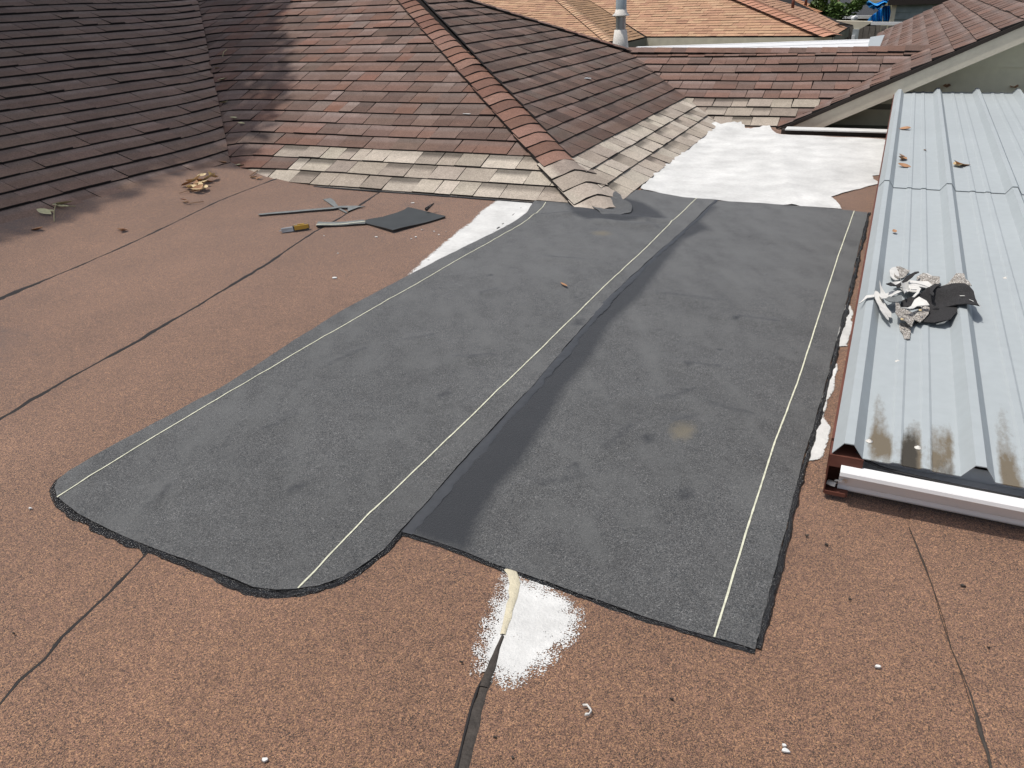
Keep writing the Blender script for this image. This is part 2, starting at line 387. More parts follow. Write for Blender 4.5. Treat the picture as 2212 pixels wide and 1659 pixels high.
# flat roof: base plus overlapping cap sheet strips between the seams
px = lambda L: [ond(u, v) for u, v in L]
S1 = [(-4.15, -1.5), (-4.25, .5)] + [(p.x, p.y) for p in px([(0, 645), (250, 540), (470, 435), (600, 385)])] + [(-5.25, 6.6)]
S2 = [(-2.75, -1.5), (-2.95, .5)] + [(p.x, p.y) for p in px([(0, 905), (65, 866), (140, 822), (300, 735), (460, 640), (580, 568), (680, 500), (735, 470), (775, 445), (825, 412)])] + [(-3.95, 6.6)]
S3 = [(-1.5, -1.5), (-1.62, .2)] + [(p.x, p.y) for p in px([(0, 1519), (40, 1472), (97, 1422), (133, 1376), (187, 1326), (233, 1283), (323, 1189)])] + [(-2.05, 2.6), (-2.6, 6.6)]
S4 = [(-.25, -1.5), (-.45, .2)] + [(p.x, p.y) for p in px([(998, 1659), (1004, 1639), (1027, 1539), (1044, 1489), (1057, 1459), (1074, 1399), (1087, 1369), (1100, 1310), (1112, 1240)])] + [(-.9, 3.2), (-.75, 4.8)] + [(p.x, p.y) for p in px([(1715, 443), (1700, 390), (1675, 292)])] + [(-1.25, 9.4)]
S5 = [(1.0, -1.5), (.62, .4)] + [(p.x, p.y) for p in px([(2143, 1659), (2136, 1626), (2123, 1583), (2114, 1559), (2091, 1496), (2071, 1443), (2054, 1399), (2038, 1339), (2018, 1279), (1998, 1216), (1981, 1179), (1964, 1139)])] + [(.28, 2.6), (.3, 9.4)]
roof = mk('flat_roof', [(-6.4, -1.5, -.25), (4, -1.5, -.25), (4, 9.4, -.25), (-6.4, 9.4, -.25), (-6.4, -1.5, -.03), (4, -1.5, -.03), (4, 9.4, -.03), (-6.4, 9.4, -.03)],
          [(3, 2, 1, 0), (4, 5, 6, 7), (0, 1, 5, 4), (1, 2, 6, 5), (2, 3, 7, 6), (3, 0, 4, 7)], M['under']); roof['kind'] = 'structure'
def deckstain(x, y):
    return .55*max(0, nz(x, y, .8, 11))+(.35*sst((x-.25)/.5)*sst((y-1.2)/.5)*sst((2.6-y)/.6)) + .25*max(0, nz(x, y, 2.5, 4))
edges = [[(-6.4, -1.5), (-6.4, 6.6)], S1, S2, S3, S4, S5, [(4, -1.5), (4, 9.4)]]
for i in range(6):
    a = resample(edges[i], .06, False, .006, 5, i) if i else edges[0]; b = resample(edges[i+1], .06, False, .006, 5, i+1) if i < 5 else edges[6]
    top = []
    if i == 3: top = [Vector((-2.4, 6.8)), Vector((-1.6, 9.4))]
    ol = [Vector(p) for p in a]+top+[Vector(p) for p in b][::-1]
    zf = (lambda a_, b_: (lambda x, y: deckz(x, y)-.0005-.004*(1-min(1, dist_poly((x, y), b_, False)/.9))))(a, b)
    sheet('roof_strip', ol, zf, M['deck'], roof, step=.13, thick=.02, attrs={'stain': deckstain}, side=M['tarold'])
def seamw(seed, base, peak): return lambda t: base+peak*max(0, nz(t*9, seed, 1., seed))**1.0*1.6+peak*.4*max(0, nz(t*30, seed, 1., seed+3))
for i, (S, b_, pk) in enumerate([(S1, .008, .024), (S2, .009, .028), (S3, .006, .024), (S4, .0065, .012)]):
    bead('seam_asphalt', resample(S, .05, False, .003, 6, i+20), seamw(i*3.3+1, b_, pk), lambda x, y: deckz(x, y)-.0015, M['tarold'] if i == 3 else M['asphalt'], roof, h=.0035, seed=i*5.1)
bead('seam_asphalt', resample(S5[1:-2], .05, False, .008, 6, 25), lambda t: .0008+.008*max(0, nz(t*11, 3.3, 1., 2))*1.8*sst((1-t)*4), lambda x, y: deckz(x, y)-.0015, M['tarold'], roof, h=.004, seed=31)

# ================================================================== HOUSE
house = empty('house', 'low brown shingled house roof with a hip, valleys and a gable around the flat roof', 'house')
K = .42; nrm = math.sqrt(1+K*K); EXP = .195
yB = 5.43; xA = -5.475; xC = -1.75; yD = 9.27; KE = .49; xE = -1.11
APX = Vector((-5.75, yB+3.72, K*3.72))   # hip apex
hipx = lambda d: Vector((-1.85-d*(5.75-1.85)/3.72, yB+d, K*d))
zB = lambda y: K*(y-yB); zA = lambda x: K*(xA-x); zC = lambda x: K*(xC-x)
def P3(x, y, z): return Vector((x, y, z))
# slope A (left, faces +x), B (front), C (right face of hip), D (low rear), E (right gable slope)
topv = 4.6
slA = Slope((xA, 0, 0), (0, 1, 0), (-1, 0, K), [P3(xA+.06, -1.5, 0), P3(xA+.06, yB-.01, 0), P3(xA-topv, yB+topv+.05, K*topv), P3(xA-topv, -1.5, K*topv)], flex=lambda a, b: .012*nz(a, b, .8, 3)+.022*math.exp(-max(0, yB+b/nrm-a)/.2))
slB = Slope((0, yB, 0), (1, 0, 0), (0, 1, K), [P3(xA-.02, yB-.03, 0), P3(-1.83, yB-.03, 0), APX, P3(xA-3.72, yB+3.72, K*3.72)], bend=lambda a, b: -.10*math.exp(-max(0, a-(xA-b/nrm))/.16) if b > .12 else 0., flex=lambda a, b: .010*nz(a, b, .8, 3)-.008*math.exp(-max(0, a-(xA-b/nrm))/.1))
nC = Vector((K, 0, 1)); pC = Vector((xC, yB, 0))
cpx = [onpl(u, v, nC, pC) for u, v in [(1405, 112), (1355, 101), (1240, 74), (1130, 46), (1030, 2)]]
ctop = [P3(x, y, zC(x)) for x, y in ((-3.37, 10.92), (-3.95, 10.45), (-4.5, 9.98), (-5.0, 9.56), (-5.62, 9.04))]
apC = ctop[4]
slC = Slope((xC, 0, 0), (0, 1, 0), (-1, 0, K), [P3(xC+.04, yB+.02, 0), P3(xC+.04, 9.25, 0), ctop[0], apC])
slD = Slope((0, yD, 0), (1, 0, 0), (0, 1, K), [P3(xC-.02, yD-.02, 0), P3(xE+.02, yD-.02, 0), P3(.27, yD+1.61, K*1.61), P3(-3.39, yD+1.61, K*1.61)])
def ze(x): return KE*(x-xE)
slE1 = Slope((xE, 0, 0), (0, -1, 0), (1, 0, KE), [P3(xE, yD-.12, ze(xE)), P3(3.6, yD-.12, ze(3.6)), P3(3.6, 10.88, ze(3.6)), P3(.27, 10.88, ze(.27))])
slE2 = Slope((xE, 0, 0), (0, -1, 0), (1, 0, KE), [P3(-.55, 10.88, ze(-.55)), P3(3.6, 10.88, ze(3.6)), P3(3.6, 21, ze(3.6)), P3(-.55, 21, ze(-.55))])
redp = [hexc(122, 94, 83), hexc(112, 87, 77), hexc(118, 97, 89), hexc(104, 84, 76), hexc(121, 88, 75), hexc(122, 103, 95), hexc(96, 77, 69)]
drkp = [hexc(112, 90, 80), hexc(102, 82, 73), hexc(106, 90, 81), hexc(94, 76, 68), hexc(116, 95, 85)]
tanp = [hexc(172, 162, 149), hexc(157, 146, 134), hexc(180, 170, 157), hexc(143, 131, 121), hexc(163, 152, 140)]
def blend(a, b, t): return tuple(x*(1-t)+y*t for x, y in zip(a, b))
def toneA(k, s, t, up, r): return vary(blend(r.choice(drkp), hexc(146, 121, 106), .65), r, .07)
LX1 = onpl(645, 357, slB.N, Vector((0, yB, 0))).x; LX2 = onpl(590, 325, slB.N, Vector((0, yB, 0))).x
def toneB(k, s, t, up, r):
    lim = [-9, LX1, LX2][k] if 0 <= k < 3 else 99
    if k < 0 or (k < 3 and s > lim): return vary(r.choice(tanp[:3] if not up else tanp), r, .08)
    c = r.choice(redp); q = .5+.9*nz(s, t, .9, 7)
    c = blend(c, r.choice(drkp), min(1, max(0, q*.9-.1+(.45 if k == 3 else 0))))
    return vary(c, r, .08)
def toneC(k, s, t, up, r):
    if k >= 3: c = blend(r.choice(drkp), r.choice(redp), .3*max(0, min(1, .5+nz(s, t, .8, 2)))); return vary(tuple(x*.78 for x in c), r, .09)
    if k < 3: return vary(r.choice(tanp[:3] if not up else tanp), r, .08)
    c = blend(r.choice(drkp), r.choice(redp), .35*max(0, min(1, .5+nz(s, t, .8, 2)))); return vary(c, r, .09)
def toneD(k, s, t, up, r):
    if k < 3 and s < -1.0+.1*k: return vary(r.choice([tanp[1], tanp[3], tanp[4]]), r, .08)
    return vary(blend(r.choice(redp[:4]), drkp[0], .2), r, .10)
def toneE(k, s, t, up, r): return vary(blend(r.choice(redp[:4]), drkp[1], .35), r, .10)
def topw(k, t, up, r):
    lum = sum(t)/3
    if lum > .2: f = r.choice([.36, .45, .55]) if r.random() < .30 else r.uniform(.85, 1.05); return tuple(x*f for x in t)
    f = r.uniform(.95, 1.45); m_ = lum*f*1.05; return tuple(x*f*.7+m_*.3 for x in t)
cand = []
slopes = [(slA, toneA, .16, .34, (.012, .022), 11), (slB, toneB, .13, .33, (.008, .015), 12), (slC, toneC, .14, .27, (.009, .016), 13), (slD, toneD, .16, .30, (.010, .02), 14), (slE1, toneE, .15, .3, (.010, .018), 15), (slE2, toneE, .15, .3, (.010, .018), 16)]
parts = []
for sl_, tf, w0, w1, hb, sd in slopes:
    V = [sl_.P(a, b, -.03) for a, b in sl_.poly]
    pp = prism('roof_slope', [sl_.O+sl_.S*a+sl_.T*b-sl_.N*.034 for a, b in sl_.poly], -sl_.N*.06, M['under'], house)
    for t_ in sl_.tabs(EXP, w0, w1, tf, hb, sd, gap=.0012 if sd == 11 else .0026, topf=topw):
        c = t_[1]; d = c-EYE; dep = d.dot(CF); 
        u = CX+FPX*d.dot(CR)/max(dep, .1); v = CY-FPX*d.dot(CU)/max(dep, .1)
        vis = dep > .5 and 0 < u < 2212 and 0 < v < 1659
        ar = t_[2]
        n_ = sl_.N.dot(-d.normalized()); cand.append((-(max(0, n_)*min(1, ar*4)/max(dep, .5)**2) if vis else 1, len(cand), t_, pp))
cand.sort(key=lambda c: (c[0], c[1]))
rest = {}
for i, (sc_, _, t_, pp) in enumerate(cand):
    if i < 300: tab_mesh('shingle', [t_], pp, GM)
    else: rest.setdefault(pp.name, (pp, []))[1].append(t_)
for pp, ts in rest.values(): tab_mesh('shingle_field', ts, pp, GM)['kind'] = 'stuff'

# hip and ridge caps
def cap(parent, A, T, Wd, N, drop, hw, ln, tone, tilt=.018, rise=.02, curl=0., rd=.018, t2=None, us_=0.):
    """one bent cap: A lower end on the hip, T unit vector up the hip, Wd lateral horizontal unit"""
    us = [-1, -.8, -.5, -.22, 0, .22, .5, .8, 1]; V, F, mi = [], [], []
    for j, tt in enumerate((0, .5, 1)):
        for u in us:
            q = hw*u; z = -(math.sqrt((drop*q)**2+rd**2)-rd)
            V.append(A+T*(ln*tt)+Wd*q+Vector((0, 0, z+rise+tilt*(1-tt)+curl*(1-tt)*nz(q*9, A.y*5, 1))))
    n = len(us)
    for j in range(2):
        for k in range(n-1): F.append((j*n+k, j*n+k+1, (j+1)*n+k+1, (j+1)*n+k)); mi.append(0)
    bl = list(range(n))+[n+n-1, 2*n+n-1]; ring = [2*n, n]+bl; k0 = len(V); nr_ = len(ring)
    V += [V[q].copy() for q in ring]+[V[q]+Vector((0, 0, -.014)) for q in ring]
    for i in range(nr_-1): F.append((k0+i+1, k0+i, k0+nr_+i, k0+nr_+i+1)); mi.append(1)
    o = mk('cap_shingle', V, F, GM, parent, mi=mi)
    c = o.data.color_attributes.new('tone', 'FLOAT_COLOR', 'POINT'); c.data.foreach_set('color', [x for v_ in V for x in (*((t2 if (t2 and (v_-A).dot(Wd) > us_) else tone)), 1)])
    for i, p in enumerate(o.data.polygons): p.use_smooth = mi[i] == 0
    return o
H0 = Vector((-1.80, yB-.04, 0)); HT = (APX-H0).normalized(); HW = Vector((HT.y, -HT.x, 0)).normalized()
capp = [hexc(126, 94, 81), hexc(118, 86, 74), hexc(132, 102, 90), hexc(112, 84, 73)]
Lh = (APX-H0).length; n = 0; s_ = -.07
while s_ < Lh+.3:
    tn = vary(rnd.choice(tanp[:4]), rnd, .08) if n < 4 else vary(rnd.choice(capp), rnd, .08)
    cap(house, H0+HT*s_+HW*rnd.uniform(-.006, .006), HT, HW, None, K*.707, .18 if n >= 4 else .195, .30, tn, curl=.012 if n < 4 else .007, rise=.016+.010*(n < 4), rd=.006 if n < 4 else .016, t2=vary(rnd.choice(tanp), rnd, .08) if n < 4 else None, us_=rnd.uniform(-.12, .08))
    s_ += .178*(1.15 if n < 4 else 1); n += 1
# rear hip caps (silhouette of the right face)
RH = [P3(p.x, p.y, p.z) for p in [ctop[0]+Vector((.12, .02, -.03))]+ctop[1:]]
for a, b in zip(RH[:-1], RH[1:]):
    T = (b-a).normalized(); Wd = Vector((T.y, -T.x, 0)).normalized(); L = (b-a).length; q = 0
    while q < L: cap(house, a+T*q, T, Wd, None, .30, .13, min(.3, L-q+.12), vary(blend(rnd.choice(redp), drkp[0], .3), rnd, .08), tilt=.012); q += .19
# low rear ridge caps
q = -3.35
while q < .25:
    cap(house, Vector((q, yD+1.63, K*1.61+.01+.012*math.sin(q*1.3))), Vector((1, 0, 0)), Vector((0, -1, 0)), None, K, .15, .25, vary(rnd.choice(redp[:4]), rnd, .09), tilt=.006, rise=.02); q += rnd.uniform(.16, .22)

# right gable: fascia, drip edge, wall, soffit
xr = 3.6; yF = yD-.14
def strip_(x, dz): return Vector((x, yF, ze(x)+dz))
prism('fascia_board', [strip_(xE-.06, -.20), strip_(xr, -.20), strip_(xr, -.035), strip_(xE-.06, -.035)], (0, .03, 0), M['fascia'], house)
prism('drip_edge', [strip_(xE-.06, -.045)-Vector((0, .012, 0)), strip_(xr, -.045)-Vector((0, .012, 0)), strip_(xr, -.006)-Vector((0, .012, 0)), strip_(xE-.06, -.006)-Vector((0, .012, 0))], (0, .04, 0), M['brown'], house)
prism('soffit', [Vector((xE, yF+.03, ze(xE)-.10)), Vector((xr, yF+.03, ze(xr)-.10)), Vector((xr, yF+.62, ze(xr)-.10)), Vector((xE, yF+.62, ze(xE)-.10))], (0, 0, .012), M['darkwall'], house)
yW = yF+.45
gw = prism('gable_wall', [(xE+.15, yW+.03, -.3), (xr, yW+.03, -.3), (xr, yW+.03, ze(xr)-.1), (xE+.15, yW+.03, ze(xE+.15)-.1)], (0, .1, 0), M['darkwall'], house)
zz = .0; ib = 0
while zz < 2.1:      # wide lap siding, each board its own piece
    xl = xE+(zz+.12)/KE
    if xr-xl > .1:
        V = [Vector((xl, yW, zz)), Vector((xr, yW, zz)), Vector((xr, yW+.022, zz+.30)), Vector((xl+.30/KE, yW+.022, zz+.30))]
        prism('siding_board', V, (0, .012, 0), M['wallc'], house)
    zz += .292; ib += 1
prism('siding_board', [(xE+.3, yW+.012, -.02), (.02, yW+.012, -.02), (.02, yW+.012, .22), (xE+.75, yW+.012, .22)], (0, .01, 0), M['darkwall'], house)
# sill under the gable, partly coated white
boxo('sill', (-1.02, 8.84, -.02), (.06, 8.95, .045), M['brown'], house)
boxo('sill_cap', (-.98, 8.80, .046), (.06, 8.97, .058), M['white'], house)
boxo('wall', (-6.3, -1.4, -2.69), (3.9, 9.3, -.26), M['wallc'], house)
prism('eave_wall', [(xA+.3, yB+.1, -.2), (-2.0, yB+.1, -.2), (-2.0, yB+.1, .01), (xA+.3, yB+.1, .01)], (0, .1, 0), M['brown'], house)
# eave metal edge under the front and right slopes
prism('drip_edge', [(-4.9, yB-.05, -.012), (-1.80, yB-.05, -.012), (-1.80, yB-.05, .004), (-4.9, yB-.05, .004)], (0, .03, 0), M['blk'], house)
boxo('drip_edge', (xC+.03, yB+.02, -.012), (xC+.06, 9.25, .0), M['blk'], house)
# flap of membrane tucked beneath the hip end
fl = [ond(u, v) for u, v in [(1262, 430), (1270, 445), (1290, 458), (1300, 466), (1340, 468), (1362, 463), (1366, 456), (1362, 448), (1345, 440), (1330, 425)]]
tag(sheet('membrane_flap', resample([(p.x, p.y) for p in fl], .03, True, .008, 12, 3), lambda x, y: deckz(x, y)+.016+.030*sst((y-5.25)/.4)+.022*nz(x, y, 7), M['mem'], None, step=.05, thick=.006, attrs={'wet': lambda x, y: .0, 'dust': lambda x, y: .0, 'scuff_sheen': lambda x, y: .3+.5*nz(x, y, 9)}, side=M['tar']), 'small charcoal flap of membrane sticking out beneath the hip end of the shingles', 'roofing flap')

# ================================================================== MEMBRANE SHEETS
D = lambda L: [(lambda p: (p.x, p.y))(ond(u, v)) for u, v in L]
Lout = D([(118, 1058), (124, 1040), (150, 1020), (250, 962), (470, 845), (750, 668), (868, 605), (1000, 538), (1071, 503), (1110, 482), (1138, 463), (1154, 437), (1200, 425), (1260, 415), (1340, 412), (1391, 413), (1475, 428), (1545, 433),
          (1500, 478), (1420, 548), (1320, 640), (1225, 748), (1140, 848), (1050, 946), (960, 1045), (868, 1150), (830, 1190), (800, 1215), (770, 1236), (735, 1252), (690, 1268), (640, 1277), (600, 1279), (547, 1274), (480, 1247), (430, 1225), (325, 1185), (240, 1150), (175, 1116), (140, 1090), (124, 1076)])
Rout = D([(850, 1120), (960, 1000), (1080, 870), (1250, 680), (1400, 530), (1530, 434), (1640, 440), (1760, 448), (1840, 456), (1874, 460), (1851, 552), (1828, 653), (1806, 736), (1783, 830), (1757, 920), (1735, 996), (1719, 1053), (1706, 1105), (1690, 1175), (1672, 1245), (1650, 1330), (1631, 1406),
          (1543, 1380), (1460, 1356), (1380, 1330), (1250, 1284), (1140, 1245), (1060, 1217), (1000, 1193), (940, 1172), (880, 1152)])
# wrinkles as short ridges
wr = [(D([(u0, v0), (u1, v1)]), a, wd) for u0, v0, u1, v1, a, wd in [
    (1290, 480, 1390, 492, .012, .05), (1320, 470, 1440, 482, .010, .05), (1390, 478, 1420, 500, .008, .03), (1160, 470, 1250, 462, .006, .06), (700, 800, 780, 762, .005, .03), (870, 745, 930, 730, .005, .04), (980, 780, 1060, 776, .006, .03),
    (1030, 640, 1075, 632, .006, .04), (1180, 560, 1260, 566, .005, .05), (560, 940, 640, 905, .004, .04), (1455, 918, 1490, 912, .010, .03), (1480, 790, 1550, 800, .006, .05), (1600, 690, 1680, 700, .005, .05), (1300, 980, 1360, 930, .005, .05), (1150, 1060, 1260, 1040, .004, .06), (1430, 640, 1540, 655, .005, .06), (1420, 870, 1500, 850, .004, .05), (300, 1120, 360, 1060, .004, .03), (1530, 880, 1620, 905, .004, .06)]]
def wrink(x, y):
    z = .0032*nz(x, y, 2.2, 8)+.0016*nz(x*1.0, y*2.2, 6., 2)
    for (a, b), am, wd in wr:
        cx_, cy_ = (a[0]+b[0])/2, (a[1]+b[1])/2
        if abs(x-cx_) > .8 or abs(y-cy_) > .8: continue
        d = dist_poly((x, y), [a, b], False)
        if d < wd*3: z += am*math.exp(-(d/wd)**2)
    return z*1.5
edgeline = D([(1545, 433), (1500, 478), (1420, 548), (1320, 640), (1225, 748), (1140, 848), (1050, 946), (960, 1045), (868, 1150)])
softline = D([(1545, 440), (1515, 478), (1520, 500), (1475, 520), (1445, 560), (1385, 640), (1320, 700), (1285, 765), (1225, 838), (1180, 920), (1130, 1000), (1075, 1060), (1040, 1120), (1010, 1200)])
band = edgeline+softline[::-1]
wetL = [D([(1226, 440), (1232, 465), (1270, 478), (1330, 482), (1400, 478), (1440, 474), (1425, 460), (1390, 440), (1350, 430), (1250, 430)])]
wetR = [D([(1500, 470), (1530, 492), (1535, 498), (1480, 500)]), D([(1535, 440), (1550, 450), (1522, 470), (1500, 480)])]
def wet_at(x, y, polys, soft):
    v = 0
    for p in polys:
        d = dist_poly((x, y), p); v = max(v, (.5+d/soft*.5) if inside((x, y), p) else (.5-d/soft*.5))
    return max(0, min(1, v))
dustL = D([(1293, 500), (1305, 505), (1318, 512)]); spots = [(x[0], x[1], r) for x, r in zip(D([(1060, 597), (1020, 775), (470, 1000), (1440, 752), (1555, 757), (1485, 790), (960, 855), (1040, 640), (1250, 700), (640, 1060), (1590, 690), (1400, 950), (1240, 1010), (1480, 1070)]), [.03, .035, .03, .02, .02, .03, .05, .03, .06, .05, .04, .05, .04, .05])]
def spot(x, y):
    return max([0]+[1.1*max(0, 1-math.hypot(x-a, (y-b)*.6)/r) for a, b, r in spots])
def scuff_sheen(x, y):
    a = x*.6-y*.8; b = x*.8+y*.6
    far = sst((math.hypot(x, y)-2.)/4.)  # grazing sheen painted in: paler with distance from the eye
    return .30+.28*far+.34*nz(a*2.6, b*11, 1., 6)+.26*nz(a*7, b*26, 1., 9)
def crease_shade(x, y):  # shade along the wrinkles, painted into the colour by the wet attribute
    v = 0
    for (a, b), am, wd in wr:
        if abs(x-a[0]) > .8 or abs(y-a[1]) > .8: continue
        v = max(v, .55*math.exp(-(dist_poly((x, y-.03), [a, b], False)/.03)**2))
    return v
def wet_shade_L(x, y): return max(crease_shade(x, y), wet_at(x, y, wetL, .06), spot(x, y)*.8, .22*max(0, nz(x, y, 1.4, 5)))
def wet_shade_R(x, y): return max(crease_shade(x, y), wet_at(x, y, [band], .055), wet_at(x, y, wetR, .08), spot(x, y)*.8, .22*max(0, nz(x, y, 1.4, 9)))
dl = D([(1300, 507)])[0]; dr = D([(1474, 935)])[0]
mL = tag(sheet('membrane_sheet', resample(Lout, .03, True, .004, 9, 1), lambda x, y: deckz(x, y)+.0095+wrink(x, y), M['mem'], None, step=.04, thick=.008, attrs={'scuff_sheen': scuff_sheen, 'wet': wet_shade_L, 'dust': lambda x, y: .9*max(0, 1-math.hypot(x-dl[0], y-dl[1])/.12)}, side=M['tar']),
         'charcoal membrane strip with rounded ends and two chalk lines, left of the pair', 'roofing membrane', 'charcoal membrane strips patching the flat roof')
mR = tag(sheet('membrane_sheet', resample(Rout, .03, True, .004, 9, 2), lambda x, y: deckz(x, y)+.0045+.8*wrink(x, y), M['mem'], None, step=.035, thick=.006, attrs={'scuff_sheen': scuff_sheen, 'wet': wet_shade_R, 'dust': lambda x, y: .95*max(0, 1-math.hypot(x-dr[0], (y-dr[1])*.7)/.085)}, side=M['tar']),
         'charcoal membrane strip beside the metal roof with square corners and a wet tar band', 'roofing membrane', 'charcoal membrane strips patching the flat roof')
def chalk(path, parent, up):
    P = resample(D(path), .025, False, .0012, 5, 2); V, F = [], []
    for i, p in enumerate(P):
        t = (P[min(i+1, len(P)-1)]-P[max(0, i-1)]).normalized(); nn = Vector((-t.y, t.x))*(.0027*(1+.4*nz(p.x, p.y, 40)))
        for q in (p-nn, p+nn): V.append((q.x, q.y, deckz(q.x, q.y)+up+(1 if parent is mL else .8)*wrink(q.x, q.y)))
    F = [(2*i, 2*i+2, 2*i+3, 2*i+1) for i in range(len(P)-1)]; mk('chalk_line', V, F, M['chalk'], parent)
chalk([(125, 1079), (333, 948), (450, 879), (737, 711), (1010, 553), (1100, 502), (1140, 478), (1158, 465), (1172, 452), (1179, 440)], mL, .0115)
chalk([(645, 1277), (800, 1114), (811, 1105), (1017, 906), (1064, 858), (1194, 733), (1270, 656), (1380, 553), (1505, 430)], mL, .0115)
chalk([(1543, 1380), (1626, 1105), (1675, 953), (1721, 833), (1811, 553), (1845, 457)], mR, .0065)
chalk([(1545, 434), (1528, 449)], mR, .0065)
def tarb(path, w_, parent, h=.008, seed=0, side=0.): bead('tar_bead', D(path), w_, lambda x, y: deckz(x, y)-.001, M['tar'], parent, h=h, seed=seed, side=side, step=.012)
tarb([(470, 845), (250, 962), (150, 1022), (125, 1040), (118, 1058), (126, 1082), (145, 1098), (175, 1120), (240, 1153), (325, 1187)], lambda t: .006+.012*sst((t-.2)*2)+.006*nz(t*20, 1), mL, .009, 1)
tarb([(325, 1188), (430, 1229), (480, 1251), (540, 1277), (562, 1281), (600, 1283), (645, 1281), (692, 1272), (740, 1252), (775, 1234), (805, 1212), (835, 1184), (868, 1150)], lambda t: .010+.007*math.sin(t*3.1), mL, .011, 2)
tarb([(866, 1152), (960, 1043), (1050, 944), (1140, 846), (1225, 746), (1320, 638), (1420, 546), (1500, 476), (1545, 433)], lambda t: .024-.008*t+.010*nz(t*14, 2), mL, .0030, 3, side=-.75)
mL.children[-1].data.materials[0] = M['tarflat']
M['mem'].node_tree.nodes['Principled BSDF'].inputs['Sheen Weight'].default_value = .22; M['deck'].node_tree.nodes['Principled BSDF'].inputs['Sheen Weight'].default_value = .28
for o in [mL.children[-1]]:
    for v in o.data.vertices: v.co.z += .0062
tarb([(868, 1152), (940, 1174), (1000, 1195), (1060, 1219), (1140, 1247), (1250, 1287), (1380, 1333), (1460, 1358), (1543, 1383), (1631, 1407)], lambda t: .008+.004*nz(t*13, 5), mR, .006, 4)
tarb([(1635, 1402), (1654, 1330), (1676, 1245), (1694, 1175), (1710, 1105), (1723, 1053), (1739, 996), (1761, 920), (1787, 830), (1810, 736), (1832, 653), (1855, 552), (1877, 460)], lambda t: .010+.007*nz(t*16, 7), mR, .009, 5, side=-.3)

# ================================================================== WHITE COATING PATCHES
def coat(outline, label, soft, mt='coat', zf=None, step=.03, cat='coating patch', fn=None, up=.0012, crop=None):
    P = D(outline) if crop is None else D([(crop[0]+a/3, crop[1]+b/3) for a, b in outline])
    P = resample(P, .03, True, .01, 10, 4)
    cap_ = .72 if 'blotch' in label else 1.0
    e = fn or (lambda x, y: min(cap_, .12+dist_poly((x, y), P)/soft))
    o = sheet('coating_patch', P, zf or (lambda x, y: deckz(x, y)+up), M[mt], None, step=step, thick=.001, attrs={'edge': e}); return tag(o, label, cat)
rw = [(1384, 410), (1412, 378), (1455, 338), (1492, 310), (1512, 292), (1530, 280), (1540, 272), (1562, 275), (1585, 274), (1600, 273), (1610, 281), (1622, 282), (1640, 280), (1662, 280), (1676, 290), (1706, 292), (1760, 294), (1850, 298), (1908, 301), (1918, 306), (1912, 340), (1905, 378), (1883, 380), (1886, 388), (1902, 396), (1840, 412), (1795, 426), (1806, 434), (1818, 452), (1700, 444), (1600, 438), (1475, 428)]
def rwz(x, y):
    lip = sst(1-(9.2-y)/.3)*.035*(1 if x < -.9 else .3)+sst(1-(x+1.66)/.12)*.010
    ridge = .012*math.exp(-((dist_poly((x, y), S4, False))/.035)**2)
    return deckz(x, y)+.004+lip*(1+1.3*nz(x, y, 9, 2)+.8*nz(x, y, 22, 2))+ridge+.004*nz(x, y, 5)
o = coat(rw, 'large bright white coated area between the hip shingles and the metal roof', .05, zf=rwz, step=.05,
     fn=(lambda: (lambda PP: (lambda x, y: min(1.5, .55+dist_poly((x, y), PP)/.05)))(D(rw)))())
coat([(1074, 431), (1154, 437), (1152, 445), (1140, 463), (1110, 482), (1071, 504), (980, 552), (905, 590), (866, 607), (885, 588), (915, 560), (940, 540), (985, 500), (1015, 480), (1040, 455)], 'narrow white coated wedge along the left membrane below the tan shingles', .05)
coat([(1050, 355), (1155, 380), (1200, 405), (1420, 480), (1480, 530), (1580, 620), (1590, 780), (1490, 880), (1350, 1030), (1250, 1120), (1050, 1160), (980, 1120), (920, 1105), (830, 1060), (850, 880), (880, 740), (940, 620), (1010, 440)], 'white blotch of coating over the seam in front of the membrane', .14, crop=(737.3, 1106), step=.02)
coat([(1068, 280), (1110, 380), (1100, 480), (1065, 585), (990, 590), (1000, 500), (1040, 380)], 'small white coating patch between membrane edge and metal roof, farther one', .010, crop=(1474.6, 553), step=.015)
coat([(1020, 560), (1003, 660), (1000, 740), (990, 850), (955, 900), (918, 1040), (968, 1130), (945, 1230), (900, 1320), (800, 1330), (830, 1180), (850, 1080), (890, 960), (930, 850), (960, 730), (985, 620)], 'ragged white coating patch by the rusty beam end at the metal roof corner', .006, crop=(1474.6, 553), step=.015)
tag(bead('seam_cement', D([(1086, 1376), (1080, 1390), (1074, 1402), (1066, 1430), (1057, 1459), (1046, 1486)]), lambda t: .005+.007*t, lambda x, y: deckz(x, y)+.0012, M['tarold'], None, h=.006, seed=41), 'short grey brown run of old cement at the lower end of the white blotch', 'seam cement')
bead('seam_crack', [(p[0]-.013, p[1]) for p in D([(1050, 1478), (1044, 1489), (1027, 1539), (1004, 1639), (998, 1659), (975, 1760)])], lambda t: .0028+.002*t, lambda x, y: deckz(x, y)+.0012, M['asphalt'], roof, h=.003, seed=43)
P_ = D([(737.3+a/3, 1106+b/3) for a, b in [(1100, 370), (1130, 470), (1110, 560), (1090, 640), (1060, 730), (1045, 800)]])
tag(bead('sealant_strip', P_, lambda t: .017-.010*t, lambda x, y: deckz(x, y)+.002, M['cream'], None, h=.005, seed=4), 'cream bead of old sealant over the seam inside the white blotch', 'sealant')

